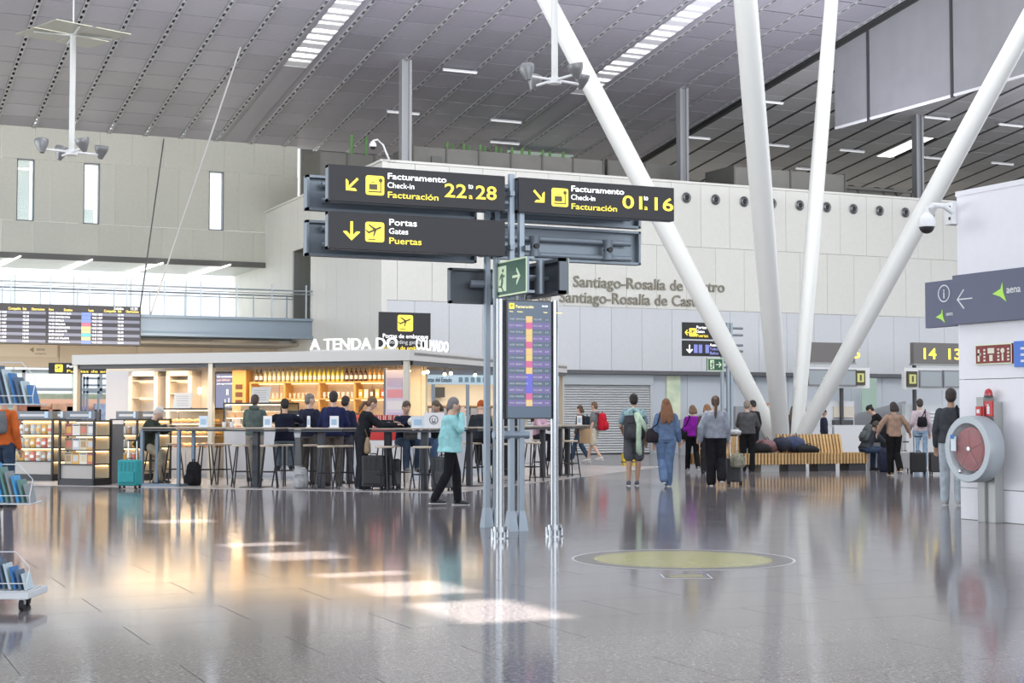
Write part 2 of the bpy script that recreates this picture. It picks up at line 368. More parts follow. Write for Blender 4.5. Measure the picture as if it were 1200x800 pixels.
# ================================================================ UPPER WALL at Y = 62
UY = 62.0
gpan = mat((.63,.63,.55), .5, objvar=.025, vary=.04)
wu = setting('wall_back')
row = {0: 12.55, 1: 11.33, 2: 8.92, 3: 7.66}
def ux(px, z): return on_y(px, 485 - (z-1.4)/62*1800, UY).x
topx = [-45,2,41,79,117,155,192,228,263,298,333,349]; botx = [-38,1,39,78,116,153,190,226,262,297,330,360]
midx = [-20,19.6,39.8,59,98,116.5,135,173,209,245,262,280,315,349]
wins = [(19.6,39.8),(98,116.5),(245,262)]
def gp(a, e, z0, z1): MB().span(a+.006, e-.006, UY, UY+.08, z0+.006, z1-.006).build('panel', gpan, wu, bevel=.003)
xs = [-12+1.4*k for k in range(13)]
for z0, z1, px in ((row[1],row[0]+.1,topx),(row[3],row[2],botx),(row[2],row[1],midx)):
    X = [ux(p, (z0+z1)/2) for p in px]
    for p, q, a, e in zip(px, px[1:], X, X[1:]):
        if (p, q) in wins:
            w = thing('slot_window', '', 'window', (a, UY, z0)); del w['category']; del w['label']; w.name = 'window_%d' % (wins.index((p, q))+1); struct(w)
            W = e-a; H = z1-z0
            MB().span(0,.03,-.01,.3,0,H).span(W-.03,W,-.01,.3,0,H).span(0,W,-.01,.3,0,.03).span(0,W,-.01,.3,H-.03,H).build('window_frame', M['dsteel'], w)
            MB().span(.03,W-.03,.05,.06,.03,H-.03).build('window_pane', M['glass'], w)
            MB().span(.03,W-.03,1.2,1.25,-.2,H*(1.7,.3,.05)[wins.index((p,q))]).build('parapet_beyond', mat((.30,.36,.42),.6), w)
            MB().span(.05,W-.05,.9,.95,H-.28,H-.22).build('ceiling_light_beyond', mat((1,.85,.6),.5,emit=3), w)
        else: gp(a, e, z0, z1)
    a = X[0]
    while a > -12:
        gp(a-1.4, a, z0, z1); a -= 1.4
MB().span(-12, 18.4, UY-.05, UY+5, row[3]-.15, row[3]-.02).build('soffit', mat((.45,.50,.50), .35), wu)
MB().span(-12, 18.4, UY-.1, UY+.1, row[3]-.22, row[3]-.0).build('soffit_edge', mat((.12,.12,.11), .5), wu)
# light strips under the soffit
for k, (xa, ya, xb, yb) in enumerate(((-8,315,24,300),(71,320,108,304),(146,323,191,308),(221,325,270,310))):
    pa = on_z(xa, ya, 7.42); pb = on_z(xb, yb, 7.42)
    o = MB().chain([pa, pb], [.03, .03], 6).build('strip_light', M['tubeE']); tag(o, 'linear ceiling light under the upper wall, %s from the left end' % ords[k], 'light', 'linear lights under the soffit')
# glazed facade behind the bridge and end wall
fac = setting('window_4', (0, 70, 0))
fm = M['bsteel']
for k in range(13): MB().span(-12+2.5*k-.03, -12+2.5*k+.03, -.05, .05, 0, 7.5).build('mullion', mat((.55,.62,.68),.5), fac)
for z in (.1, 3.2, 5.0): MB().span(-12, 18.4, -.05, .05, z-.04, z+.04).build('transom', mat((.55,.62,.68),.5), fac)
for k in range(12): MB().span(-12+2.5*k+.04, -12+2.5*k+2.46, -.01, .01, .15, 7.5).build('pane', M['glass'], fac)
# pale bulkhead under the bridge, with the little white banner
bw = struct(MB().span(-12, WX, 60, 60.3, 3.15, 4.75).build('wall_bulkhead', mat((.62,.53,.42), .6)))
for k in range(10): MB().span(-11.8+2.9*k, -11.8+2.9*k+2.88, 59.96, 60, 3.17, 4.73).build('panel', mat((.64,.55,.43), .55, objvar=.03), bw)
MB().span(-12, WX, 57, 60, 4.0, 4.1).build('soffit', mat((.5,.45,.38),.6), bw)
# low glazed screen beneath
ls = setting('window_5', (0, 61.5, 0))
for k in range(10): MB().span(-10+2.9*k-.06, -10+2.9*k+.06, -.06, .06, 0, 3.1).build('mullion', M['bsteel'], ls)
for z in (1.7, 2.35, 3.05): MB().span(-10, 16.9, -.06, .06, z-.06, z+.06).build('transom', M['bsteel'], ls)
for k in range(9): MB().span(-10+2.9*k+.06, -10+2.9*k+2.84, -.01, .01, 0, 3.0).build('pane', M['glass'], ls)
hg = mat((.42,.55,.38), .8, noise=(.62,.70,.55), nscale=3)
hd_ = MB().span(-10, 16.5, 66, 66.6, 0, 2.25).build('hedge', hg); tag(hd_, 'pale green clipped hedge outside the far glass', 'hedge')

# ================================================================ BRIDGE
br = thing('footbridge', 'blue-grey steel footbridge with a wire railing in front of the bright glass', 'bridge', (0, 55.7, 0))
MB().span(-12, WX, -.35, 0, 4.25, 4.93).span(-12, WX, -.5, .05, 4.86, 4.95).span(-12, WX, -.5, 0, 4.2, 4.3).build('deck_beam', M['bsteel'], br)
MB().span(-12, WX, 0, 2.3, 4.7, 4.93).build('deck', M['bsteel'], br)
MB().span(-12, WX, 2.3, 2.5, 4.25, 4.93).build('deck_beam', M['bsteel'], br)
rm = mat((.42,.47,.52), .35, .7)
for yy in (-.4, 2.2):
    MB().cyl((-12,yy,5.98),(WX,yy,5.98),.028,n=8).build('handrail', rm, br); MB().cyl((-12,yy,5.86),(WX,yy,5.86),.016,n=6).build('rail_wire', rm, br)
    for k in range(17): MB().span(WX-.25-1.32*k-.02, WX-.25-1.32*k+.02, yy-.03, yy+.03, 4.9, 6.2 if yy < 0 else 6.02).build('baluster', rm, br)
# cables to the bridge
cbm = mat((.55,.56,.55), .5, .5)
# ================================================================ ROOF
RS = .143; ROOF = lambda y: 21.47 - RS*y
TH = math.atan(RS); SP = 1.4375; PH = 19.2
def on_roof(px, py, dz=0.0):
    d = ray(px, py); return EYE + d * ((21.47 + dz - CAMZ) / (d.z + RS*d.y))
rback = mat((.05,.05,.05), .8)
def rnoise(col, rough, metal):
    m = mat(col, rough, metal, key=('roofp', col)); nt = m.node_tree; b = nt.nodes['Principled BSDF']
    tc = nt.nodes.new('ShaderNodeTexCoord'); wv = nt.nodes.new('ShaderNodeTexWave'); wv.bands_direction = 'Y'; wv.inputs['Scale'].default_value = 3.2
    bp = nt.nodes.new('ShaderNodeBump'); bp.inputs['Strength'].default_value = .35; bp.inputs['Distance'].default_value = .02
    nt.links.new(tc.outputs['Object'], wv.inputs['Vector']); nt.links.new(wv.outputs['Fac'], bp.inputs['Height']); nt.links.new(bp.outputs[0], b.inputs['Normal'])
    oi = nt.nodes.new('ShaderNodeObjectInfo'); mr = nt.nodes.new('ShaderNodeMapRange'); mr.inputs[3].default_value = .93; mr.inputs[4].default_value = 1.07
    hs = nt.nodes.new('ShaderNodeHueSaturation'); hs.inputs['Color'].default_value = (*col, 1)
    nt.links.new(oi.outputs['Random'], mr.inputs[0]); nt.links.new(mr.outputs[0], hs.inputs['Value']); nt.links.new(hs.outputs[0], b.inputs['Base Color'])
    return m
rp1 = rnoise((.42,.408,.452), .42, .25); rp2 = rnoise((.50,.50,.50), .45, .15)  # rp1's lavender puts the bluish skylight cast into the panel colour
ZP = 60.0
def roof_part(name, xa, xb, dz, y0, y1, pmat, sky, plen, phase, seamw):
    """sloping metal ceiling; local frame: x, distance s down the slope, z normal"""
    c = setting(name, (0, y0, ROOF(y0)+dz)); c.rotation_euler = (-TH, 0, 0); Ls = (y1-y0)/math.cos(TH)
    # opaque deck with the rooflight slots left open
    xs = sorted([xa] + [e for s in sky for e in (s-.45, s+.45) if xa < s < xb] + [xb])
    for a, e in zip(xs[::2], xs[1::2]): MB().span(a, e, 0, Ls, .45, .6).build('deck_sheet', rback, c)
    protos = {}; cells = []
    k0 = int((xa-phase)/SP)-1
    for k in range(k0, k0+80):
        a = phase+k*SP; e = a+SP; a2 = max(a, xa); e2 = min(e, xb)
        if e2-a2 < .2: continue
        issky = [s for s in sky if a-.05 < s < e+.05]
        n = int(Ls/plen)
        for j in range(n):
            s0 = Ls-(j+1)*plen; wp = c.matrix_basis @ Vector(((a2+e2)/2, s0+plen/2, 0)); p = pix(wp)
            vis = -25 < p[0] < 1225 and -25 < p[1] < 260
            cells.append((vis, -wp.dot(F0), a2, e2, s0, bool(issky)))
    mb = MB(); cnt = 0; cells.sort(key=lambda q: (not q[0], -q[1]))
    # largest in the picture first
    for vis, d, a2, e2, s0, sk in cells:
        w0, w1 = a2+seamw/2, e2-seamw/2
        if sk: continue
        if vis and cnt < 290:
            key = (round(e2-a2, 2)); cnt += 1
            if key not in protos: protos[key] = MB().span(0, w1-w0, 0, plen-.055, 0, .05).build('panel', pmat, c, loc=(w0, s0, 0))
            else: inst(protos[key], 'panel', c, (w0, s0, 0))
        else: mb.span(w0, w1, s0, s0+plen-.055, 0, .05)
    if mb.v: stuff(mb.build('panel', pmat, c))
    return c, Ls
SKY = [15.606, 27.106, 4.106]
def mats_seam(): return mat((.52,.52,.54), .4, .3), mat((.04,.04,.04), .7)
sm_l, sm_d = mats_seam()
c1, Ls = roof_part('ceiling', -18, 33.8, 0, 30, 62.3, rp1, SKY, SP, PH, .17)
# seam rails: a perforated tray in each joint; white pieces imitate dashes of light coming through
for k in range(-18, 11):
    x = PH + k*SP; vis = False
    p0 = pix((x, 62, ROOF(62))); 
    if x < -8 or x > 33.6: continue
    MB().span(x-.075, x-.05, 0, Ls, -.05, .08).build('seam_rail', sm_l, c1)
    MB().span(x+.05, x+.075, 0, Ls, -.05, .08).build('seam_rail', sm_l, c1)
    m = MB()
    for j in range(int(Ls/.48)): m.span(x-.05, x+.05, Ls-j*.48-.15, Ls-j*.48, -.01, .03)
    stuff(m.build('light_dash', M['white'], c1))
# rooflights: translucent glass lit by the sky above, with trusses below the glass
skg = bpy.data.materials.new('surface'); skg.use_nodes = True; n_ = skg.node_tree; n_.nodes.clear()
ou = n_.nodes.new('ShaderNodeOutputMaterial'); tl = n_.nodes.new('ShaderNodeBsdfTranslucent'); tl.inputs[0].default_value = (.95,.95,.95,1); tp = n_.nodes.new('ShaderNodeBsdfTransparent')
mx_ = n_.nodes.new('ShaderNodeMixShader'); mx_.inputs[0].default_value = .35; n_.links.new(tl.outputs[0], mx_.inputs[1]); n_.links.new(tp.outputs[0], mx_.inputs[2]); n_.links.new(mx_.outputs[0], ou.inputs[0])
for s in SKY:
    w = struct(bpy.data.objects.new('window_%d' % (6+SKY.index(s)), None)); C.objects.link(w); w.location = c1.location; w.rotation_euler = c1.rotation_euler
    MB().span(s-.5, s+.5, 0, Ls, .62, .64).build('window_pane', skg, w)
    MB().span(s-.47, s-.43, 0, Ls, .0, .62).span(s+.43, s+.47, 0, Ls, 0, .62).build('window_frame', rp1, w)
    lo, hi = (Ls-17.5, Ls-10.6)
    # metal ceiling continues across the slot beyond the glazed stretch
    MB().span(s-.66, s+.66, Ls-9.3, Ls-.02, 0, .05).build('blind_panel', rp1, w)
    for side in (-.55, .55): MB().span(s+side-.11, s+side+.11, 0, Ls-9.3, 0, .05).build('side_strip', rp1, w)
    tr = MB()
    for j in range(22):
        a = Ls-9.3-j*.6; sg = .4 if j % 2 else -.4
        tr.cyl((s-sg, a, .25), (s+sg, a-.6, .25), .03, n=5); tr.span(s-.42, s+.42, a-.02, a+.02, .1, .16)
        tr.span(s-.44, s+.44, a-.33, a-.10, .02, .08) if j % 3 else tr.span(s-.44, s+.44, a-.5, a-.05, .02, .08)
    tr.build('truss', M['white'], w)
c2, Ls2 = roof_part('ceiling.001', 33.95, 82, -.12, 30, 62.3, rp2, [44.73], SP*1.0, 33.95, .08)
MB().span(44.2, 45.2, 0, Ls2, .62, .64).build('window_pane', skg, c2)
MB().span(44.05, 45.41, Ls2-5.5, Ls2, .0, .05).span(44.05, 45.41, 0, Ls2-8.5, 0, .05).build('blind_panel', rp2, c2)
MB().span(44.26,44.30,0,Ls2,0,.62).span(45.16,45.20,0,Ls2,0,.62).build('window_frame', M['white'], c2)
MB().span(33.72, 34.0, 0, Ls2, .05, .6).build('edge_trim', sm_d, c2)
for k in range(0, 34):
    x = 33.95 + k*SP
    MB().span(x-.07, x+.07, 0, Ls2, -.01, .05).build('seam', sm_d, c2)
# level part of the roof above the camera, with the open rooflight slot that lets the sun patches in
zt = ROOF(30)+.45
cf = struct(MB().span(-18, 3.5, -22, 30.1, zt, zt+.15).span(4.3, 82, -22, 30.1, zt, zt+.15).build('ceiling.002', rp1))
slots = []
for py_, ln in ((20.2,.7),(16.3,.45),(14.8,.9),(12.9,.4),(11.7,1.0),(10.15,1.25)):
    yc = py_ + 8*(zt/17.2); slots.append((yc-ln/2, yc+ln/2))
slots.sort(); y = -22
for a, e in slots + [(30.1, 30.1)]:
    MB().span(3.5, 4.3, y, a, zt, zt+.15).build('sun_blocker', rp1, cf); y = e  # unseen strips added to block sun between the patch openings
struct(MB().span(19, 82, 63.6, 63.8, 9.5, 13.5).build('wall_end', mat((.10,.10,.095), .8)))
# ---------------- posts from the inner building to the roof
pm = mat((.36,.37,.38), .45, .3); pd = mat((.30,.31,.32), .5, .3)
for i, (X, Lb) in enumerate(((19.25,'grey box-section roof post above the yellow check-in sign'),(30.8,'grey roof post rising between the two leftmost white tubes'),(42.3,'grey roof post beneath the hanging smoke screens'))):
    t = thing('roof_post', Lb, 'post', (X, 51.5, WT-.2), group='roof posts behind the wall top'); h = ROOF(51.5)-(.12 if X > 34 else 0)-WT+.3
    for s in (-.14, .14): MB().span(s-.05, s+.05, -.16, .16, 0, h).build('flange', pm, t)
    MB().span(-.09, .09, -.1, .1, 0, h).build('web', pd if i else pm, t)
    MB().span(-.3, .3, -.2, .2, h-.06, h+.02).build('head_plate', pm, t)
# ---------------- plant on top of the inner building
tp_ = struct(MB().span(WX+.1, 62, WY+.4, 63, WT-.35, WT-.2).build('roof_slab', back))
dm = mat((.24,.235,.21), .6, vary=.12, nscale=1.2); dmd = mat((.15,.148,.13), .6)
def duct(lbl, x0, x1, y, z0, z1, n, dep=2):
    t = thing('service_duct', lbl, 'duct', (x0, y, z0), group='air ducts on the inner roof'); w = (x1-x0)/n
    for k in range(n): MB().span(k*w+.02, (k+1)*w-.02, 0, dep, 0, z1-z0).build('duct_section', dm, t, bevel=.02)
    for k in range(n+1): MB().span(k*w-.03, k*w+.03, -.04, dep+.04, -.03, z1-z0+.04).build('duct_flange', dmd, t)
    return t
def dx(px, y, py=190): return on_y(px, py, y).x
def dz_(px, py, y): return on_y(px, py, y).z
duct('long grey boxed air duct above the check-in signs', dx(484,52), dx(707,52), 52, WT-.2, dz_(500,172,52), 6)
duct('short grey boxed air duct beside the corner camera', dx(374,56), dx(470,56), 56, WT-.2, dz_(400,179,56), 3)
duct('grey boxed air duct between the white tubes above the nozzle row', dx(860,50), dx(990,50), 50, WT-.2, dz_(900,198,50), 4)
duct('small grey air duct left of the second roof post', dx(712,53), dx(798,53), 53, WT-.2, dz_(720,188,53), 2)
t = thing('round_duct', 'round grey ventilation duct bending behind the wall top', 'duct', (dx(992,50), 51, WT-.2))
m = MB(); 
MB().cyl((0,0,.55),(2.2,0,.55),.62,n=20).build('duct_pipe', dm, t, smooth='auto')
MB().chain([(2.2,0,.55),(2.8,0,.5),(3.3,0,.25),(3.6,0,-.2)], [.62,.6,.55,.5], 20).build('duct_elbow', dm, t, smooth='auto')
for xx in (0,.9,2.2,2.9): MB().cyl((xx-.04,0,.55),(xx+.04,0,.55),.66,n=20).build('duct_collar', dmd, t)
MB().span(-.5,3.4,-.9,-.8,.9,1.0).span(-.5,-.44,-.9,-.8,0,1).span(3.34,3.4,-.9,-.8,0,1).build('guard_rail', dmd, t)
# green pipework and dark gaps
gm = mat((.16,.38,.10), .5); 
for i, (a, e) in enumerate(((412,432),(524,600),(612,660),(728,745),(1000,1040))):
    t = thing('pipe_rack', ('bright green vertical pipes left of the first roof post','row of green vertical pipes above the long grey duct','green pipes above the right sign','green pipes behind the leftmost white tube','thin green frame over the round duct')[i], 'pipes', (dx(a,58), 58, WT-.2), group='green pipework on the inner roof')
    W = dx(e,58)-dx(a,58); n = max(2, int(W/.32))
    for k in range(n): MB().cyl((W*k/(n-1),(k%2)*.3,0),(W*k/(n-1),(k%2)*.3,3.0 if i < 4 else 1.9),.06,n=8).build('pipe', gm, t)
    MB().span(-.1, W+.1, -.05, .05, 1.3, 1.4).build('crossbar', M['blackmetal'], t)
o = MB().span(dx(595,60), dx(672,60), 60, 60.1, dz_(600,185,60)-.6, dz_(600,176,60)).build('plant_window', mat((.55,.68,.55),.5)); tag(o, 'pale green glazed strip behind the green pipes', 'window strip')
# small access panel on the duct and metal ladder
o = MB().span(dx(505,52), dx(517,52), 51.9, 52, dz_(505,192,52), dz_(505,183,52)).build('access_hatch', mat((.18,.18,.17),.6)); tag(o, 'small dark square hatch on the long grey duct', 'hatch')
# ---------------- hanging smoke screens at X = 34
ys = [(45.97+.03,44.05),(43.95,39.65),(39.55,35.2),(35.1,30.5),(30.4,26)]
scm = mat((.33,.335,.355), .6, .1, vary=.06, nscale=1.5)
lab = ['narrow grey hanging smoke screen at the far end of the row','wide grey hanging smoke screen between the two thin white tubes and the dome camera','grey hanging smoke screen cut by the top right edge','grey hanging smoke screen nearer than the one at the edge','nearest grey hanging smoke screen']
for (ya, yb), L in zip(ys, lab):
    t = thing('smoke_screen', L, 'screen', (34.0, yb, 11.9), group='hanging smoke screens')
    l = ya-yb; n = 8; vs = []; 
    za = ROOF(ya)+(.0)-11.9; zb = ROOF(max(yb,30))-11.9
    MB().add([(0,0,0),(0,l,0),(0,l,za),(0,0,zb),(.05,0,0),(.05,l,0),(.05,l,za),(.05,0,zb)], [(0,1,2,3),(4,7,6,5),(0,4,5,1),(1,5,6,2),(2,6,7,3),(3,7,4,0)]).build('screen_sheet', scm, t)
    MB().span(-.02,.07,0,l,-.06,.02).build('bottom_bar', M['white'], t)
    MB().span(-.03,.08,-.05,.04,-.1,zb).build('edge_post', mat((.06,.06,.07),.5), t)
# ---------------- linear ceiling lights on both roofs
fix = [(520,78,558,82),(455,127,490,131),(574,137,612,141),(574,163,609,166),(391,115,0,0),(893,116,909,117),(808,158,824,159),(898,167,921,168),(935,195,958,196),(984,173,1013,175),(1087,135,1109,136),(1087,182,1102,183),(1170,143,1199,145),(1161,188,1188,190)]
proto = None; n = 0
for xa, ya, xb, yb in fix:
    if not xb: continue
    right = xa > 890 or xa == 808
    p = on_roof((xa+xb)/2, (ya+yb)/2, -.12 if right else 0)
    p.z -= .12; n += 1
    lb = 'slim linear lamp fixed across the metal ceiling, %s' % ('above the yellow check-in sign, upper' if n==1 else 'beside the first roof post' if n==2 else 'right of the first roof post' if n==3 else 'low above the long grey duct' if n==4 else ['between the two middle tubes, upper','by the second roof post','between the two middle tubes, lower','low left of the thin tube','right of the thin tube under the screens','right of the third roof post, upper','right of the third roof post, lower','near the right edge, upper','near the right edge, lower'][n-5])
    if proto is None:
        proto = thing('linear_lamp', lb, 'light', p, group='linear lamps on the ceiling')
        MB().span(-.68,.68,-.05,.05,0,.06).build('lamp_body', M['white'], proto); MB().span(-.66,.66,-.035,.035,-.03,0).build('diffuser', mat((.9,.9,.9),.5,emit=.35,ecol=(1,1,1)), proto)
        MB().span(-.5,-.46,-.01,.01,.06,.16).span(.46,.5,-.01,.01,.06,.16).build('bracket', M['dsteel'], proto)
    else: dup(proto, p, label=lb)
# ---------------- lamp masts with reflectors and spotlights
def lamp_mast(lbl, top, mid, bot, X, Y, refl):
    t = thing('lamp_mast', lbl, 'light mast', (X, Y, bot))
    r = ROOF(max(Y,30))-bot
    MB().cyl((0,0,0),(0,0,mid-bot),.07,n=12).build('pole', M['tube'], t, smooth='auto')
    MB().cyl((0,0,mid-bot),(0,0,r+.4),.02,n=8).build('suspension_rod', M['tube'], t)
    if refl:
        rz = mid-bot
        for a in range(4):
            an = a*PI/2+YAW*-1; c = Vector((math.cos(an)*.72, math.sin(an)*.72, rz)); m3 = Matrix.Rotation(an+PI/4, 3, 'Z')
            MB().box(c, (.92,.92,.02), m=m3).build('reflector_plate', mat((.42,.42,.34),.3,.5), t)
        MB().span(-.9,.9,-.02,.02,rz-.05,rz-.02).span(-.02,.02,-.9,.9,rz-.05,rz-.02).build('reflector_frame', M['tube'], t)
    MB().cyl((0,0,-.08),(0,0,.04),.14,n=16).build('hub', M['white'], t)
    for a in range(4):
        an = a*PI/2+.2; d = Vector((math.cos(an), math.sin(an), 0)); e = d*.72
        MB().cyl((0,0,0), e, .03, n=8).build('arm', M['white'], t)
        s = MB().lathe([(.05,-.2),(.09,-.12),(.15,.0),(.17,.1),(.16,.12)], 16); s.v = [tuple(Matrix.Rotation(.25, 3, d) @ Vector(v) + e + Vector((0,0,.10))) for v in s.v]
        sp = s.build('spotlight', mat((.22,.225,.23),.4,.4), t, smooth='auto')
        MB().cyl(e+Vector((0,0,.2)), e+Vector((0,0,.215)), .14, n=16).build('lens', M['glass'], sp)
pl = on_f(84,178,36); pm_ = on_f(84,40,36)
lamp_mast('hanging white mast with four reflector plates and four spotlights over the departures board', 0, pm_.z, pl.z, pl.x, pl.y, True)
p2 = on_f(650,94,32)
lamp_mast('hanging white mast with four spotlights behind the leftmost white tube', 0, p2.z+4, p2.z, p2.x, p2.y, False)
# ---------------- bracing cables to the bridge
c_a = on_roof(282,55); c_b = Vector((11.0, 55.4, 4.95))
o = MB().cyl(c_a, c_b, .03, n=6).build('bracing_cable', mat((.62,.62,.60),.5)); tag(o, 'long pale bracing cable from the metal ceiling down to the footbridge', 'cable', 'bracing cables of the footbridge')
o = MB().cyl(on_y(192,163,61.9), (10.6,55.4,4.95), .025, n=6).build('bracing_cable', mat((.16,.16,.16),.5)); tag(o, 'thin dark bracing cable down the upper wall to the footbridge', 'cable', 'bracing cables of the footbridge')

# ================================================================ V COLUMN TREE
base = on_z(921,543.5)
ct = thing('column_tree', 'four white slanting steel tubes rising from one foot behind the slatted bench', 'column', (base.x, base.y, 0))
tops = [((564,-147),43,(0,0),.27),((848,-314),34,(-.1,0),.29),((983,-106),46,(.45,.2),.22),((1355,-250),37,(.1,0),.26)]
for (px, py), f, (ox, oy), r in tops:
    p = on_f(px, py, f) - Vector((base.x, base.y, 0)); p0 = Vector((ox, oy, .12)); n = 9
    pts = [p0.lerp(p, k/n) for k in range(n+1)]; rr = [r*(.80+.22*math.sin(PI*(k/n))) for k in range(n+1)]
    tb = MB().chain(pts, rr, 28).build('tube', M['tube'], ct, smooth='auto')
    q = p0.lerp(p, .30); d = (p-p0).normalized(); MB().cyl(q-d*.012, q+d*.012, r*1.005*(.80+.22*math.sin(PI*.3)), n=28).build('weld_ring', mat((.70,.70,.69),.5), tb)
MB().lathe([(.62,0),(.62,.05),(.45,.09),(.42,.3)], 32).build('foot_plate', M['tube'], ct, smooth='auto')
# ================================================================ SIGN TOTEM (posts, rails and lit sign boxes are one thing)
st = thing('sign_totem', 'tall multi-arm direction sign on grey posts, with check-in, gates and exit boards', 'sign', (7.72, 17.2, 0))
def L_(p): return Vector(p) - Vector((7.72, 17.2, 0))
for x, y in ((-.065,-.38),(.065,-.38),(-.065,.35),(.065,.35)):
    m = MB().span(x-.035,x+.035,y-.035,y+.035,0,4.3 if x < 0 else 4.2)
    p = m.build('post', mat((.27,.32,.37),.4,.4), st, bevel=.008)
    MB().add([(x-.064,y-.08,0),(x+.064,y-.08,0),(x+.064,y+.08,0),(x-.064,y+.08,0),(x-.04,y-.04,.24),(x+.04,y-.04,.24),(x+.04,y+.04,.24),(x-.04,y+.04,.24)], [(0,3,2,1),(4,5,6,7),(0,1,5,4),(1,2,6,5),(2,3,7,6),(3,0,4,7)]).build('post_foot', mat((.27,.32,.37),.4,.4), p)
for z in (1.15,): MB().cyl((-.3,-.38,z),(.16,-.38,z),.05,n=14).build('clamp_tube', M['bsteel'], st, smooth='auto')
rl = mat((.22,.26,.30), .42, .4)
def sign_box(name_, x0, x1, y, z0, z1, facing=-1, skin=True):
    """sign plate on a shallow tray; world coordinates; returns plate"""
    a = L_((x0,y,z0)); W = x1-x0; H = z1-z0
    p = MB().span(0,W,-.02,.02,0,H).build('sign_plate', M['sign'], st, loc=a, bevel=.004)
    yy = .02 if facing < 0 else -.02; s = 1 if facing < 0 else -1
    MB().span(0,W,yy,yy+s*.10,H-.03,H).span(0,W,yy,yy+s*.10,0,.03).span(0,.03,yy,yy+s*.10,0,H).span(W-.03,W,yy,yy+s*.10,0,H).build('tray_edge', rl, p)
    return p
FY = 16.72; RY = 17.68
s1 = sign_box('a', 5.32, 7.52, FY, 3.83, 4.25)
s2 = sign_box('b', 5.32, 7.52, FY, 3.285, 3.71)
s3 = sign_box('c', 7.70, 9.86, FY, 3.83, 4.25)
b1 = sign_box('d', 5.32, 7.52, RY, 3.83, 4.25, 1); b2 = sign_box('e', 5.32, 7.52, RY, 3.285, 3.71, 1); b3 = sign_box('f', 7.70, 9.86, RY, 3.83, 4.25, 1); b4 = sign_box('g', 7.70, 9.86, RY, 3.35, 3.79, 1)
for p in (b1,b2,b3,b4): p.data.materials[0] = rl
# horizontal rails carrying the boxes and cross arms
for z in (3.95,4.14,3.42,3.62):
    MB().cyl(L_((5.5,RY-.12,z)), L_((9.7,RY-.12,z)), .035, n=10).build('rail', rl, st, smooth='auto')
    MB().cyl(L_((5.5,FY+.12,z)), L_((7.5 if z < 3.8 else 9.7,FY+.12,z)), .035, n=10).build('rail', rl, st, smooth='auto')
for x in (8.3, 9.35):
    for z in (3.52,):
        MB().cyl(L_((x,RY-.24,z)), L_((x,RY-.1,z)), .035, n=14).build('bracket_pin', M['black'], st)
        MB().lathe([(.075,-.13),(.06,-.06),(.045,0),(.06,.06),(.075,.13)], 12, L_((x,RY-.16,z))).build('bracket', rl, st, smooth='auto')
for x in (7.62,7.82):
    for z in (3.4,4.05): MB().span(L_((x,0,0)).x-.03, L_((x,0,0)).x+.03, -.5, .5, z-.03, z+.03).build('cross_arm', rl, st)
MB().cyl(L_((7.45,FY+.1,2.7)), L_((7.45,FY+.1,3.3)), .03, n=10).build('hanger_post', rl, st)
# texts on the lit signs: coordinates in each plate's own frame
def lines(p, x, zs, words, h, ws, mats_):
    for z, w_, ww, hh, mm in zip(zs, words, ws, h, mats_): text(w_, hh, mm, p, (x, -.0215, z), w=ww, bold=.0 if w_ in ('Check-in','Gates') else .012)
Wt, Yl = M['whiteE'], M['yel']
def checkin(p, nums, dirn):
    off = .0
    poly(ARROW, -.008, 0, 'arrow', Yl, p, (.27, -.021, .20), .20, dirn)
    icon('bag', p, (.55, -.021, .205), .225)
    lines(p, .70, (.292,.19,.075), ('Facturamento','Check-in','Facturación'), (.072,.066,.072), (.73,.33,.63), (Wt,Wt,Yl))
    a, b_, = nums
    text(a, .165, Yl, p, (1.41,-.0215,.125), w=.28, bold=.015); text(b_, .165, Yl, p, (1.81,-.0215,.125), w=.27, bold=.015)
    text('to', .07, Wt, p, (1.72,-.0215,.24), w=.06); text('a', .065, Yl, p, (1.725,-.0215,.12), w=.048, bold=.01)
checkin(s1, ('22','28'), math.radians(135)); 
checkin(s3, ('01','16'), math.radians(-135))
poly(ARROW, -.008, 0, 'arrow', Yl, s2, (.27, -.021, .21), .22, PI)
icon('plane', s2, (.55, -.021, .21), .23)
lines(s2, .72, (.30,.20,.085), ('Portas','Gates','Puertas'), (.075,.068,.075), (.34,.235,.40), (Wt,Wt,Yl))
# exit boards
gr = mat((.035,.12,.075), .5); pg = mat((.66,.78,.55), .6, emit=.15, ecol=(.7,.9,.6))
def man(mb, s, y0, y1):
    for q in ([(-.05,.12),(.06,.14),(.10,-.10),(-.02,-.12)], [(.05,-.1),(.10,-.12),(.02,-.26),(.14,-.40),(.09,-.43),(-.05,-.26)], [(-.02,-.1),(.04,-.12),(-.08,-.24),(-.22,-.22),(-.22,-.26),(-.05,-.29)], [(.04,.13),(.06,.08),(.16,.0),(.22,.06),(.20,.09),(.15,.05)], [(-.05,.11),(-.12,.05),(-.16,-.04),(-.13,-.06),(-.08,.02),(-.02,.06)]):
        mb.prism([(x*s, z*s) for x, z in q], y0, y1)
    mb.cyl((.08*s,y0,.22*s),(.08*s,y1,.22*s),.055*s,n=12)
def exit_face(parent, W, H, y, s=1.0):
    MB().span(0,W,y-.006,y,0,H).build('sign_border', pg, parent); MB().span(.02*s,W-.02*s,y-.009,y-.006,.02*s,H-.02*s).build('sign_field', gr, parent)
    dr = MB().span(W*.16,W*.42,y-.011,y-.009,H*.14,H*.86).build('doorway_shape', pg, parent)
    m = MB(); man(m, H*.95, y-.014, y-.011); m.v = [(v[0]+W*.29, v[1], v[2]+H*.52) for v in m.v]; m.build('running_man', gr, parent)
    poly(ARROW, y-.013, y-.009, 'arrow', pg, parent, (W*.72, 0, H*.5), H*.52, -PI/2)
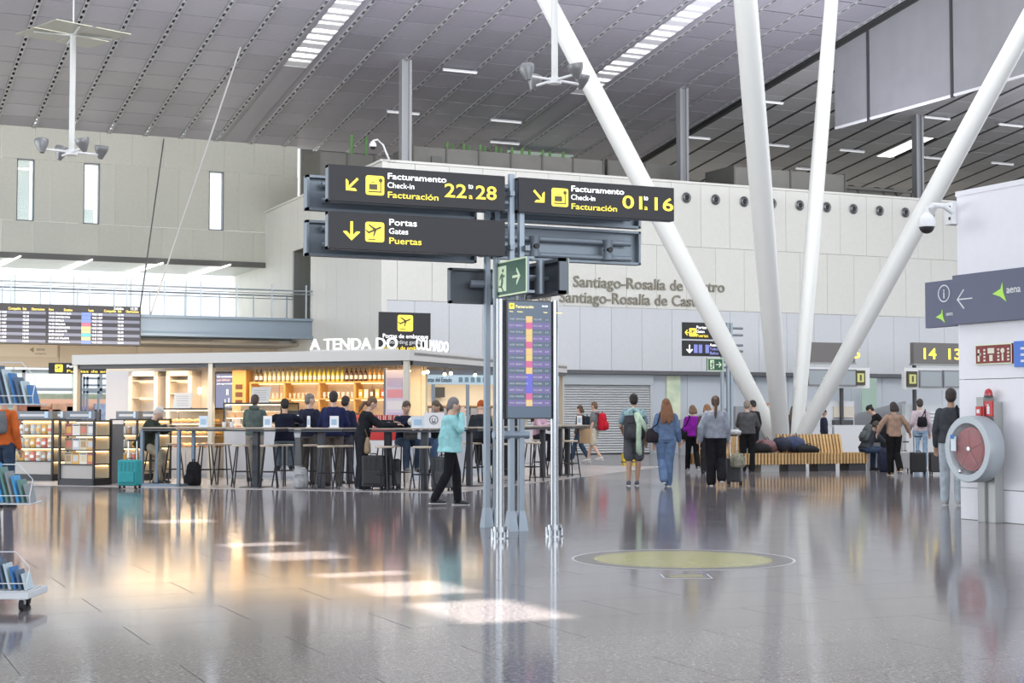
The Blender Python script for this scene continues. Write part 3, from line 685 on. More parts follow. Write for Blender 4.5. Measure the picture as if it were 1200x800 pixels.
e1 = bpy.data.objects.new('exit_board', None); C.objects.link(e1); e1.parent = st; e1.location = L_((7.48, 16.96, 2.80)); e1.rotation_euler = (0,0,-PI/2)
MB().span(0,.96,0,.03,0,.42).span(0,.96,.03,.1,.39,.42).span(0,.96,.03,.1,0,.03).build('board_tray', rl, e1)
exit_face(e1, .96, .42, 0)
e2 = bpy.data.objects.new('exit_board', None); C.objects.link(e2); e2.parent = st; e2.location = L_((8.02, 16.0, 2.80)); e2.rotation_euler = (0,0,PI/2)
MB().span(0,.95,0,.03,0,.42).span(0,.95,.03,.12,.38,.42).span(0,.95,.03,.12,0,.04).span(0,.04,.03,.12,0,.42).span(.91,.95,.03,.12,0,.42).build('board_tray', M['dsteel'], e2)
exit_face(e2, .95, .42, 0)
e3 = bpy.data.objects.new('exit_board', None); C.objects.link(e3); e3.parent = st; e3.location = L_((8.1, 17.75, 2.78)); e3.rotation_euler = (0,0,PI)
MB().span(0,.9,0,.03,0,.44).span(0,.9,.03,.1,.41,.44).span(0,.9,.03,.1,0,.03).span(0,.03,.03,.1,0,.44).span(.87,.9,.03,.1,0,.44).build('board_tray', M['dsteel'], e3)
exit_face(e3, .9, .44, 0)
MB().cyl(L_((7.45,17.6,3.02)), L_((7.75,17.55,3.02)), .05, n=12).cyl(L_((7.6,16.5,3.02)), L_((8.0,16.5,3.02)), .035, n=12).build('arm_tube', rl, st, smooth='auto')
MB().cyl(L_((7.82,16.35,2.82)), L_((7.82,16.35,3.22)), .05, n=12).build('arm_tube', rl, st, smooth='auto')
# ================================================================ PORTRAIT FLIGHT SCREEN on two polished posts
fs = thing('check_in_screen', 'portrait departures screen with coloured rows held between two polished steel posts', 'screen', (7.43, 15.95, 0))
po = mat((.34,.36,.38), .2, 1)
pL = on_z(574,628).x-7.43; pR = on_z(651,628).x-7.43
yL, yR = 0.10, -.08
for x, y in ((pL, 0), (pR, 0)):
    p = MB().cyl((x,y,0),(x,y,2.71),.045,n=24).build('post', po, fs, smooth='auto')
    MB().cyl((x,y,0),(x,y,.012),.115,n=24).cyl((x,y,.07),(x,y,.13),.085,n=24).build('base_collar', po, p, smooth='auto')
    for a in range(4): MB().cyl((x+.1*math.cos(a*PI/2+.6),y+.1*math.sin(a*PI/2+.6),.0),(x+.1*math.cos(a*PI/2+.6),y+.1*math.sin(a*PI/2+.6),.1),.018,n=8).build('base_bolt', po, p)
sx0_, sx1_ = pL+.055, pR-.055; z0, z1 = 1.345, 2.70; W = sx1_-sx0_; H = z1-z0
MB().span(sx0_, sx1_, -.05, .07, z0, z1).build('housing', M['dark'], fs, bevel=.006)
scr = MB().span(0, W-.03, -.004, 0, 0, H-.03).build('screen', mat((.03,.05,.075),.25,emit=.55,ecol=(.10,.15,.22)), fs, loc=(sx0_+.015,-.05,z0+.015))
W -= .03; H -= .03; rh = H*.0555; top_ = H*.875
icon('plane', scr, (.05,-.004,H-.055), .065)
text('Facturación', .035, mat((.9,.8,.4),.5,emit=.7), scr, (.10,-.006,H-.075), w=.22)
text('15:20', .018, Wt, scr, (W-.12,-.006,H-.055), w=.07)
for t_, x in (('Hora',.02),('Destino',.12),('Vuelo',.45),('Mostrador',.60)): text(t_, .016, mat((.9,.8,.4),.5,emit=.7), scr, (x,-.006,H-.125), w=None)
names = ['BARCELONA','BILBAO','SEVILLA','BARCELONA','MADRID','SEVILLA','MADRID','BILBAO','MALAGA','BARCELONA','BARCELONA','SEVILLA','MADRID','BARCELONA-BCN']
cols = 'ypyypyypybbbpy'
cm_ = {'y': mat((.3,.22,.1),.5,emit=.75,ecol=(.85,.58,.22)), 'p': mat((.3,.08,.15),.5,emit=.7,ecol=(.65,.14,.30)), 'b': mat((.08,.08,.3),.5,emit=.7,ecol=(.15,.14,.62))}
rowl = mat((.06,.05,.12),.4,emit=.7,ecol=(.19,.16,.36)); stx = mat((.5,.5,.55),.5,emit=.45)
for k in range(14):
    z = top_-(k+1)*rh
    if k % 2: MB().span(.005,W-.005,-.006,-.004,z,z+rh).build('row_band', rowl, scr)
    MB().span(W*.42,W*.565,-.008,-.004,z+.001,z+rh-.001).build('status_tile', cm_[cols[k]], scr)
for body, x, w in (('\n'.join('%d:%02d' % (15+k//3, (k*17)%60) for k in range(14)), .018, .07), ('\n'.join(names), .10, .25), ('\n'.join('VLG %d' % (1471+k*93) for k in range(14)), W*.585, .13), ('\n'.join('%d-%d' % (k%6+1, k%6+3) for k in range(14)), W*.86, .05)):
    text(body, .020, stx, scr, (x,-.009,top_-rh+.028), w=w*.85, lh=rh/(.020/.72), ext=.001)
# ================================================================ DEPARTURES BOARD on the bridge
yb = 55.1
xl, xr = on_y(-60,380,yb).x, on_y(165,382,yb).x; zt_, zb_ = 485, 0
zt2 = on_y(165,359.5,yb).z; zb2 = on_y(165,405,yb).z
fb = thing('departures_board', 'wide departures board with coloured status tiles fixed to the front of the footbridge', 'departures board', (xl, yb, zb2))
W = xr-xl; H = zt2-zb2
MB().span(0,W,0,.2,0,H).build('housing', M['dark'], fb)
for k in range(4): MB().span(W*(.1+.25*k),W*(.1+.25*k)+.1,.2,.3,H*.2,H*.9).build('mount', M['bsteel'], fb)
ba = mat((.14,.15,.20),.4,emit=.5,ecol=(.20,.22,.30)); bb = mat((.03,.03,.04),.4,emit=.2,ecol=(.05,.05,.07)); wtx = mat((.9,.9,.95),.5,emit=1.0,ecol=(.95,.95,1)); ytx = mat((.95,.75,.2),.5,emit=.9)
tile_c = [(.25,.35,.85)]*3+[(.75,.2,.3)]+[(.95,.72,.35)]*2+[(.15,.6,.75)]+[(.95,.72,.35)]+[(.25,.35,.85)]
def bx(px): return on_y(px, 385, yb).x - xl
rows = 9; rt = H*.80; rh = rt/rows
for a, e, first in ((bx(-60),bx(54),False),(bx(55.5),bx(164),True)):
    pn = MB().span(a,e,-.02,0,.03,H*.80+.03).build('screen', bb, fb)
    w = e-a
    for k in range(rows):
        z = .03+rt-(k+1)*rh
        MB().span(a+.02,e-.02,-.03,-.02,z+.012,z+rh-.012).build('row_band', ba if k % 2 == 0 else bb, pn)
        MB().span(a+w*.36,a+w*.46,-.04,-.02,z+.005,z+rh-.005).build('status_tile', mat(tuple(c*.4 for c in tile_c[k]),.5,emit=.75,ecol=tile_c[k]), pn)
    nm_ = ['TENERIFE SUR','BARCELONA','SEVILLA','MALAGA','LANZAROTE','ALICANTE','BILBAO','LAS PALMAS','BARCELONA'] if first else ['MADRID','LONDON','PALMA','BILBAO','SEVILLA','MADRID','ZURICH','ALICANTE','MALAGA']
    hh = rh*.55
    for body, x, ww in (('\n'.join('%d:%02d' % (13+k//2,(k*25)%60) for k in range(9)), .01, .055), ('\n'.join(nm_), .08, .17), ('\n'.join('VLG %d' % (1250+k*77) for k in range(9)), .475, .11), ('\n'.join('12:%02d' % (k*5+10) for k in range(9)), .75, .06)):
        text(body, hh, wtx, pn, (a+w*x,-.041,.03+rt-rh+rh*.22), w=w*ww, lh=rh/(hh/.72), ext=.002, bold=.01)
    for body, x, ww in (('Hora',.01,.05),('Destino',.17,.09),('Vuelo',.43,.06),('Compañía',.60,.13),('Sala',.75,.04),('Observaciones',.84,.14)):
        text(body, .09, ytx, pn, (a+w*x,-.041,H*.84), w=w*ww, bold=.01)
text('Salidas', .10, wtx, fb, (bx(133),-.03,H*.91), w=bx(144)-bx(133)); text('15:20', .10, wtx, fb, (bx(152),-.03,H*.91), w=bx(160)-bx(152))
# white banner below board with arrow emblem
yb3 = 59.9
o = thing('wall_banner', 'cream wall banner with small printed emblem below the departures board', 'banner', (on_y(0,410,yb3).x-3, yb3, on_y(40,418,yb3).z))
w = on_y(67,410,yb3).x - o.location.x; h = on_y(40,403,yb3).z - o.location.z
MB().span(0,w,-.04,0,0,h).build('banner_board', mat((.74,.66,.54),.6), o)
inkm = mat((.12,.12,.12),.6)
poly([(0,0),(.5,.35),(.5,-.35)], -.045, -.04, 'emblem', mat((.3,.28,.15),.5), o, (w*.80,0,h*.55), .3)
text('aena', .12, inkm, o, (w*.80+.25,-.042,h*.5)); text('aeroporto', .07, inkm, o, (w*.80+.2,-.042,h*.2)); text('Santiago', .09, inkm, o, (w*.35,-.042,h*.5))
# hanging yellow-black sign at left
yb4 = 45
o = thing('hanging_sign', 'black and yellow hanging gates sign behind the canopy, seen through the left bay', 'sign', (on_y(57,431,yb4).x, yb4, on_y(57,437.5,yb4).z))
w = on_y(148,431,yb4).x-o.location.x; h = on_y(100,425.5,yb4).z-o.location.z
MB().span(0,w,-.04,.04,0,h).build('sign_plate', M['sign'], o); icon('plane', o, (h*.9,-.041,h*.5), h*.7)
text('Portas de embarque', h*.26, Wt, o, (h*1.6,-.042,h*.58), w=w*.5, bold=.01); text('Puertas de embarque', h*.26, Yl, o, (h*1.6,-.042,h*.12), w=w*.8, bold=.01)
for x in (.9, w-.3): MB().span(x-.04,x+.04,.04,.1,-o.location.z,.2).build('post', M['dsteel'], o)
# boarding gate sign (dark, square) by the wall corner on its own post
yb5 = 45.8
pa = on_y(444,410,yb5); pb = on_y(504,367,yb5)
o = thing('gate_sign', 'square dark boarding gates sign with yellow plane pictogram above the illuminated shop name', 'sign', ((pa.x+pb.x)/2, yb5, 0))
hw = (pb.x-pa.x)/2
MB().span(-hw,hw,-.05,.05,pa.z,pb.z).build('sign_plate', M['sign'], o); icon('plane', o, (0,-.051,pb.z-.34), .52)
MB().span(-.6,-.52,-.04,.04,0,pa.z).span(.52,.6,-.04,.04,0,pa.z).build('post', M['bsteel'], o)
text('Portas de embarque', .14, Wt, o, (-hw+.1,-.053,pb.z-.82), w=2*hw-.2); text('Boarding gates', .13, mat((.55,.55,.56),.5,emit=.4), o, (-hw+.3,-.053,pb.z-1.0)); text('Puertas de embarque', .13, Yl, o, (-hw+.1,-.053,pb.z-1.19), w=2*hw-.2)

# ================================================================ RIGHT SERVICE BLOCK
RX = 14.03; RY_ = 16.3
wm = mat((.80,.80,.83), .38, vary=.02); 
wr_ = struct(MB().span(RX+.05, 21, 4, RY_-.05, .0, 4.30).build('wall_right', back))
for z0, z1 in ((.0,.42),(.42,1.86),(1.86,4.35)):
    e = RY_
    while e > 4.2:
        a = max(4, e-1.28); MB().span(RX, RX+.05, a+.005, e-.005, z0+.004, z1-.004).build('panel', wm, wr_, bevel=.002); e = a
    x = RX
    while x < 20.9:
        q = min(x+1.28, 21); MB().span(x+.005, q-.005, RY_-.05, RY_, z0+.004, z1-.004).build('panel', wm, wr_); x = q
MB().span(RX-.01, 21, 4, RY_+.01, 4.33, 4.40).build('coping', wm, wr_)
navy = mat((.075,.085,.155), .4); lime = mat((.42,.75,.10), .5, emit=.15)
s = thing('direction_sign', 'long navy sign with white arrow and green emblem on the white service block', 'sign', (RX-.06, RY_, 2.60), -PI/2)
MB().span(0,5,-.03,.05,0,.66).build('sign_plate', navy, s, bevel=.004)
poly([(-.025,-.5),(.025,-.5),(.025,.40),(.40,.02),(.44,.06),(0,.5),(-.44,.06),(-.40,.02),(-.025,.40)], -.036, -.03, 'arrow', M['white'], s, (.24,0,.33), .30, PI/2)
def aena(par, x, z, s_, yy):
    poly([(-.5,-.05),(.1,.18),(.22,.5),(.28,-.02),(.5,-.5),(.05,-.22)], yy-.006, yy, 'emblem', lime, par, (x,0,z), s_)
aena(s, .90, .37, .25, -.03); text('aena', .10, M['white'], s, (1.03,-.032,.35), bold=.01)
s = thing('information_sign', 'small navy sign with white circled i and green emblem past the block corner', 'sign', (RX+.18, 17.15, 2.60), -PI/2)
MB().span(0,.82,-.03,.05,0,.64).build('sign_plate', navy, s, bevel=.004)
MB().span(.2,.9,.05,.09,.2,.26).span(.82,.95,-.02,.09,.1,.5).build('bracket', M['dsteel'], s)
m = MB(); N = 28; vs = []; fs_ = []
for k in range(N):
    a = 2*PI*k/N
    for r in (.105,.12):
        for y in (-.036,-.03): vs.append((.40+r*math.cos(a), y, .46+r*math.sin(a)))
for k in range(N):
    p, q = 4*k, 4*((k+1)%N); fs_ += [(p,p+2,q+2,q),(p+1,q+1,q+3,p+3),(p,q,q+1,p+1),(p+2,p+3,q+3,q+2)]
m.add(vs, fs_).build('circle_ring', M['white'], s)
text('i', .13, M['white'], s, (.40,-.032,.395), align='CENTER', bold=.02); aena(s, .32, .15, .19, -.03); text('aena', .06, M['white'], s, (.44,-.032,.15), bold=.01)
# safety sign
s = thing('safety_sign', 'dark red fire equipment sign with three pale pictograms on the white block wall', 'sign', (RX-.03, 15.94, 2.05), -PI/2)
MB().span(0,.68,0,.03,0,.26).build('sign_plate', mat((.22,.02,.02),.5), s)
MB().span(0,.68,-.002,0,0,.012).span(0,.68,-.002,0,.248,.26).span(0,.012,-.002,0,0,.26).span(.668,.68,-.002,0,0,.26).build('border', pg, s)
m = MB()
m.span(.05,.085,-.004,0,.04,.2).span(.05,.11,-.004,0,.12,.15).span(.24,.36,-.004,0,.14,.21).span(.27,.33,-.004,0,.04,.12).span(.5,.53,-.004,0,.04,.13).cyl((.515,-.004,.17),(.515,0,.17),.035)
for x in (.16,.42,.6):
    for k in range(4): m.span(x,x+.035,-.004,0,.04+k*.045,.065+k*.045)
m.build('pictogram', mat((.75,.75,.62),.5), s)
s = thing('wall_notice', 'bright blue notice plate cut by the right edge on the white block wall', 'sign', (RX-.03, 15.22, 2.0), -PI/2); MB().span(0,.5,0,.03,0,.33).build('notice_plate', mat((.03,.16,.62),.4), s)
for k in range(3): MB().span(.12,.4,-.003,0,.06+k*.08,.09+k*.08).build('notice_line', M['white'], s)
# ================================================================ FIRE HOSE REEL STATION
hp = on_z(1148, 612)
hs_ = thing('fire_hose_station', 'grey steel fire post with round hose reel drum, red hose and clear front', 'hose reel', (RX-.10, 15.62, 0), -PI/2)
stl = mat((.36,.37,.36), .5, .5)
MB().span(-.13,.0,-.09,.09,0,1.62).build('post_face', stl, hs_, bevel=.004); MB().span(.0,.15,-.05,.09,0,1.56).build('post_side', mat((.42,.43,.42),.5,.5), hs_, bevel=.004)
dz = .95
gy = mat((.40,.44,.47), .38, .2)
def yl(prof, c, n=40):
    m = MB().lathe(prof, n); m.v = [(x+c[0], -z+c[1], y+c[2]) for x, y, z in m.v]; return m
cc = (.0, -.12, dz)
yl([(.36,0),(.42,0),(.43,.02),(.43,.235),(.42,.25),(.335,.25),(.325,.235),(.325,.03),(.0,.03)], cc).build('drum', gy, hs_, smooth='auto')
hr = yl([(.05,.04),(.05,.21)], cc).build('reel_axle', stl, hs_, smooth='auto')
coil = MB()
for k in range(7):
    for r0 in (.245,):
        n = 36; pr = []
        rr = .268 - .0; a0 = 2*PI/n; vs = []; fs_ = []
        zz = .055+k*.022; tr_ = .0125
        for i in range(n):
            for j in range(6): vs.append(((rr+tr_*math.cos(j*PI/3))*math.cos(i*a0)+cc[0], -(zz+tr_*math.sin(j*PI/3))+cc[1], (rr+tr_*math.cos(j*PI/3))*math.sin(i*a0)+cc[2]))
        for i in range(n):
            for j in range(6): fs_.append((i*6+j, i*6+(j+1)%6, ((i+1)%n)*6+(j+1)%6, ((i+1)%n)*6+j))
        coil.add(vs, fs_)
rd = mat((.50,.035,.035), .5)
yl([(.06,.19),(.245,.19),(.26,.205),(.245,.215),(.06,.215)], cc).build('reel_disc', mat((.36,.03,.03),.5,vary=.3,nscale=20), hs_, smooth='auto')
coil.build('hose_coil', rd, hs_, smooth='auto')
for a in range(5): MB().span(cc[0]-.012,cc[0]+.012,cc[1]-.225,cc[1]-.213,dz+.05,dz+.24).build('reel_spoke', mat((.33,.03,.03),.5), hs_)
sp_ = [o for o in hs_.children if o.name.startswith('reel_spoke')]
for a, o in enumerate(sp_):
    o.data.transform(Matrix.Translation((-cc[0],0,-dz))); o.location = (cc[0],0,dz); o.rotation_euler = (0, a*2*PI/5, 0)
yl([(.035,.21),(.035,.235),(.02,.24)], cc).build('hub_cap', M['steel'], hs_, smooth='auto')
yl([(.32,.238),(.32,.242)], cc).build('clear_front', M['glass'], hs_)
MB().span(-.29,-.20,-.385,-.372,dz-.03,dz+.16).build('instruction_label', mat((.72,.80,.85),.5), hs_)
MB().span(-.29,-.22,-.392,-.385,dz+.13,dz+.18).build('blue_tag', mat((.05,.2,.55),.5), hs_)
yl([(.03,.245),(.03,.27),(.015,.28)], (cc[0]-.12, cc[1], cc[2]-.29), 16).build('lock_knob', M['steel'], hs_, smooth='auto')
# alarm button, beacon and extinguisher sign on the post
o = thing('fire_beacon', 'small red alarm beacon on top of the hose reel post', 'alarm', (RX-.10, 15.62, 1.62)); MB().lathe([(.05,0),(.052,.05),(.04,.09),(.015,.11)], 18).build('red_dome', mat((.45,.02,.03),.3,coat=.5), o, smooth='auto'); MB().lathe([(.06,0),(.06,.02)], 18).build('base_ring', M['dark'], o)
o = thing('alarm_button', 'small red square call point on the upper left of the hose reel post', 'alarm', (RX-.20, 15.66, 1.44), -PI/2); MB().span(-.05,.05,-.04,0,-.06,.06).build('red_case', mat((.5,.03,.03),.4), o, bevel=.004); MB().span(-.025,.025,-.045,-.04,-.03,.02).build('button_plate', M['white'], o)
o = thing('extinguisher_sign', 'small red sign with white extinguisher pictogram on the hose reel post', 'sign', (RX-.17, 15.54, 1.47), -PI/2)
MB().span(-.075,.075,-.01,.01,-.10,.10).build('sign_plate', mat((.5,.03,.03),.4), o)
MB().span(-.025,.025,-.013,-.01,-.07,.03).span(-.01,.01,-.013,-.01,.03,.06).span(-.03,.0,-.013,-.01,.045,.06).build('pictogram', M['white'], o)
# dome cameras
def dome_cam(lbl, base_, arm, drop):
    t = thing('security_camera', lbl, 'camera', base_, 0)
    m = MB(); m.chain([(0,0,0)] + [Vector(a) for a in arm], [.035]*(len(arm)+1), 10).build('arm', M['white'], t, smooth='auto')
    e = Vector(arm[-1]); 
    MB().lathe([(.03,drop),(.09,drop-.06),(.12,drop-.12),(.115,drop-.2)], 20, e).build('housing', M['white'], t, smooth='auto')
    MB().ball(e+Vector((0,0,drop-.20)), (.10,.10,.09), 16, 10).build('dark_dome', M['black'], t, smooth=True)
    return t
t = dome_cam('white dome camera on a curved arm at the top corner of the white block', (RX-.05, RY_+.02, 4.12), [(-.15,.0,.08),(-.34,.0,.08),(-.44,0,.02),(-.44,0,-.02)], .0)
MB().span(-.02,.16,-.02,.14,-.16,.14).build('wall_bracket', M['white'], t, bevel=.006); MB().span(-.03,.0,.02,.05,-.1,-.06).span(-.03,0,.02,.05,.05,.09).build('bracket_slot', M['black'], t)
q = on_y(457,190,WY+.2)
pq = on_y(437,172,WY+.2)
t = dome_cam('small white dome camera on a bent arm over the wall corner', (q.x, WY+.2, WT+.05), [(-.25,0,pq.z-WT+.05),(pq.x-q.x+.15,0,pq.z-WT+.2),(pq.x-q.x,0,pq.z-WT+.15)], .0)

# ================================================================ MIDDLE-DISTANCE SIGN POST (right of centre)
f0 = 46; bp_ = on_f(853, 545, f0)
m2 = thing('sign_post', 'smaller multi-sign post in front of the far wall with gates, services and exit boards', 'sign', (bp_.x, bp_.y, 0))
def loc2(px, py): return on_y(px, py, bp_.y) 
zz_ = lambda py: on_f(853, py, f0).z
for x in (-.18,.02,.14): MB().span(x-.04,x+.04,-.04,.04,0,zz_(378)).build('post', mat((.40,.46,.52),.4,.5), m2)
def plate2(x0,y0,x1,y1,mt):
    a = loc2(x0,y1); b_ = loc2(x1,y0); return MB().span(0,b_.x-a.x,-.05,.05,0,b_.z-a.z).build('sign_plate', mt, m2, loc=(a.x-bp_.x,-.1,a.z)), b_.x-a.x, b_.z-a.z
p, w, h = plate2(798,379,844,397,M['sign']); poly(ARROW,-.056,-.05,'arrow',Yl,p,(w*.10,0,h*.38),h*.4,PI/2); icon('plane',p,(w*.23,-.05,h*.4),h*.5); text('Portas',h*.2,Wt,p,(w*.32,-.052,h*.62)); text('Gates',h*.18,Wt,p,(w*.32,-.052,h*.38)); text('Puertas',h*.2,Yl,p,(w*.32,-.052,h*.12))
p, w, h = plate2(798,400,844,417,M['sign']); blu = mat((.2,.22,.55),.5,emit=.5); poly(ARROW,-.056,-.05,'arrow',Wt,p,(w*.15,0,h*.45),h*.55,PI)
for x in (.26,.38,.55): MB().span(w*x,w*(x+.09),-.056,-.05,h*.2,h*.75).build('pictogram', blu, p)
text('Aseos',h*.2,Wt,p,(w*.66,-.052,h*.65)); text('Toilets',h*.18,mat((.3,.32,.7),.5,emit=.5),p,(w*.66,-.052,h*.4)); text('Baños',h*.2,mat((.3,.32,.7),.5,emit=.5),p,(w*.66,-.052,h*.12))
a = loc2(826,434.5); b_ = loc2(844,420); e4 = bpy.data.objects.new('exit_board', None); C.objects.link(e4); e4.parent = m2; e4.location = (a.x-bp_.x,-.15,a.z)
MB().span(0,b_.x-a.x,0,.06,0,b_.z-a.z).build('board_tray', gr, e4); exit_face(e4, b_.x-a.x, b_.z-a.z, 0)
for py in (384,392,404,411,424,430):
    a = loc2(844,py); MB().cyl((-.3,0,a.z),(.55,0,a.z),.035,n=8).build('rail', rl, m2)

# ================================================================ CHECK-IN ISLANDS
def island(lbl, y, cx, sign_px, sign_py, digits, scr_px, scr_py, side_px):
    t = thing('check_in_island', lbl, 'check-in desk', (cx, y, 0))
    def bxp(x0,y0,x1,y1,name,mt,d0=-.1,d1=.1):
        a = on_y(x0,y1,y+d0); b_ = on_y(x1,y0,y+d0); return MB().span(0,b_.x-a.x,0,d1-d0,0,b_.z-a.z).build(name, mt, t, loc=(a.x-cx,d0,a.z)), b_.x-a.x, b_.z-a.z
    p, w, h = bxp(sign_px[0],sign_py[0],sign_px[1],sign_py[1],'number_sign',mat((.17,.16,.155),.45))
    MB().span(-.03,w+.03,-.02,.22,-.05,0).build('sign_edge', stl, p)
    for d, x in digits: text(d, h*.52, mat((.95,.78,.10),.5,emit=1.6,ecol=(1,.72,.05)), p, (w*x,-.004,h*.24), w=h*.74, bold=.015)
    p, w, h = bxp(side_px[0],scr_py[0]-2,side_px[1],scr_py[1]+2,'screen_frame',M['white'],-.05,.1)
    for k, (a, e) in enumerate(scr_px):
        q_, w, h = bxp(a,scr_py[0],e,scr_py[1],'screen',mat((.20,.21,.23),.2),-.12,-.05)
        MB().span(.04,w-.04,-.01,0,.05,h-.05).build('screen_face', mat((.26,.29,.31),.25,emit=.18,ecol=(.4,.45,.5)), q_)
        if k == 0 and len(scr_px) == 1: aena(q_, w*.38, h*.5, h*.5, -.01); text('aena', h*.2, M['white'], q_, (w*.52,-.012,h*.44))
    for a, e in ((side_px[0]+4,side_px[0]+15),(side_px[1]-16,side_px[1]-5)):
        if e > 1140: continue
        q_, w, h = bxp(a,scr_py[0]+1,e,scr_py[1]-1,'picto_plate',mat((.06,.06,.03),.5),-.14,-.06); MB().span(w*.15,w*.85,-.01,0,h*.2,h*.8).build('pictogram', mat((.55,.55,.2),.5,emit=.2), q_); MB().span(w*.4,w*.6,-.014,-.01,h*.3,h*.7).build('pictogram_ink', M['iconink'], q_)
    return t, bxp
Yi = 43.0
t, bxp = island('check-in island with dark number sign and white screen frame behind the column feet', Yi, px_at(Yi,975), (942,1002), (402,424), (('15',.80),), [(945,1004)], (433,452), (933,1019))
for px in (946, 990): 
    a = on_y(px,540,Yi); b_ = on_y(px,405,Yi); MB().span(a.x-t.location.x-.05,a.x-t.location.x+.05,.1,.2,0,b_.z).build('post', M['dark'], t)
bxp(934,470,1001,548,'desk_back',mat((.62,.64,.67),.4),.3,.5); bxp(978,498,1015,548,'desk',mat((.66,.67,.69),.35),-.6,.2); bxp(978,476,1001,489,'niche',mat((.62,.57,.48),.5),.2,.31); bxp(978,492,1000,498,'niche_gap',M['dark'],.15,.31); bxp(938,500,975,548,'desk',mat((.60,.61,.64),.35),-.6,.2)
t, bxp = island('check-in island with yellow 14 and 13 sign beside the white block', Yi, px_at(Yi,1110), (1071,1150), (403,426), (('14',.10),('13',.46)), [(1078,1104),(1106,1134)], (434,454), (1060,1152))
a = on_y(1076,540,Yi); MB().span(a.x-t.location.x-.05,a.x-t.location.x+.05,.1,.2,0,on_y(1076,405,Yi).z).build('post', M['dark'], t)
bxp(1062,474,1150,540,'desk_back',mat((.55,.58,.60),.4),.3,.5); bxp(1062,500,1150,545,'desk',mat((.62,.63,.64),.35),-.7,.2)
for k in range(4): bxp(1090,482+k*4,1120,484+k*4,'slat',M['white'],.2,.3)
# low grey angled partitions behind the queue
gp_ = mat((.36,.37,.39), .4, .3, vary=.1, nscale=1)
def low_wall(lbl, px0, top0, px1, top1, y, dep=.15):
    a = on_y(px0,top0,y); b_ = on_y(px1,top1,y); t = thing('low_partition', lbl, 'partition', (a.x, y, 0), group='grey check-in partitions')
    W = b_.x-a.x; n = max(1, int(W/1.6))
    for k in range(n):
        z0 = a.z+(b_.z-a.z)*k/n; z1 = a.z+(b_.z-a.z)*(k+1)/n
        MB().prism([(W*k/n+.01,0),(W*(k+1)/n-.01,0),(W*(k+1)/n-.01,z1),(W*k/n+.01,z0)], 0, dep).build('panel', gp_, t)
    return t
low_wall('grey metal partition with rising top left of the white tubes', 797,492,862,476,45.5)
low_wall('grey metal partition right behind the column feet', 862,476,912,476,45.0)
low_wall('grey sloping partition behind the sitting travellers on the right', 1002,486,1062,470,45.2)
t = thing('baggage_poster', 'small orange-red square picture sign on the grey partition by the white tubes', 'sign', (px_at(44.9,899), 44.9, on_y(899,484,44.9).z)); MB().span(-.2,.2,0,.05,0,.35).build('sign_plate', mat((.6,.25,.12),.5), t)
for x in (-.12,.04): MB().span(x,x+.07,-.01,0,.06,.28).build('pictogram', M['white'], t)
MB().span(-.01,.01,.02,.04,-on_y(899,484,44.9).z,0).build('stand', M['dark'], t)
o = thing('green_banner', 'tall pale green glass banner between the check-in screens and the grey partition', 'banner', (px_at(47,1019), 47, 0)); MB().span(-.35,.35,0,.06,1.0,2.75).build('banner_sheet', mat((.45,.62,.52),.4), o); MB().span(-.02,.02,.02,.04,0,1.0).build('stand', M['dark'], o)
# two short yellow bollards
for k, px in enumerate((731.5, 743)):
    b0 = on_z(px, 541); t = thing('bollard', ('short yellow bollard left of the man in shorts','short yellow bollard behind the man in shorts')[k], 'bollard', (b0.x, b0.y, 0)); MB().span(-.06,.06,-.06,.06,0,.24).build('bollard_body', mat((.85,.62,.03),.4), t, bevel=.01); MB().span(-.07,.07,-.07,.07,0,.02).build('base_plate', M['dark'], t)
# ================================================================ SHOP KIOSK, turned 45 degrees: s runs along its front, t into it
SC = Vector((11.06, 29.46, 0)); SU = Vector((math.sqrt(.5), -math.sqrt(.5), 0)); SV = Vector((math.sqrt(.5), math.sqrt(.5), 0)); SR = -PI/4
def sp3(s, t, z=0): return SC + SU*s + SV*t + Vector((0,0,z))
def s_at(px, t, z=1.0):
    """s of the point seen at px on the plane t"""
    r = (px-600)/FPX; n0 = SC + SV*t; return (r*n0.dot(F0) - n0.dot(Rv)) / (SU.dot(Rv) - r*SU.dot(F0))
def t_at(px, s):
    r = (px-600)/FPX; n0 = SC + SU*s; return (r*n0.dot(F0) - n0.dot(Rv)) / (SV.dot(Rv) - r*SV.dot(F0))
def sthing(name, label, cat, s, t, z=0, group=None, turn=0): return thing(name, label, cat, sp3(s,t,z), SR+turn, group)
shf = mat((.50,.47,.46), .22, vary=.08, nscale=1)
sfl = setting('shop_floor', sp3(0,0,0), SR); sfl.name = 'floor.001'
for i in range(-12, 2):
    for j in range(-3, 9):
        a, b_ = i*1.25, j*1.25
        if a > 2.4: continue
        MB().span(a+.003, min(a+1.25,2.45)-.003, max(b_,-3.5)+.003, b_+1.25-.003, .0005, .007).build('tile', shf, sfl)
# canopy
cp = sthing('shop_canopy', 'flat grey-white canopy with slim fascia and thin posts over the food shop', 'canopy', 0, 0)
fas = mat((.56,.55,.53), .45)
MB().span(-8.1,.12,-.12,.12,2.49,2.71).build('front_fascia', fas, cp, bevel=.004); MB().span(-.12,.12,.12,10,2.49,2.71).build('side_fascia', fas, cp, bevel=.004)
MB().span(-8.1,.12,.12,4.6,2.60,2.66).span(-4,.12,4.6,10,2.6,2.66).build('roof_sheet', mat((.30,.28,.26),.6), cp)
MB().span(-8.0,-.1,-.02,.1,2.40,2.49).span(-.02,.1,.1,9.9,2.4,2.49).build('blind_box', M['dark'], cp)
for s, t in ((0,0),(s_at(248,0),0),(-8.05,0),(0,9.9),(-8.05,4.4)): MB().span(s-.055,s+.055,t-.055,t+.055,0,2.5).build('post', mat((.50,.47,.40),.4,.3), cp, bevel=.006)
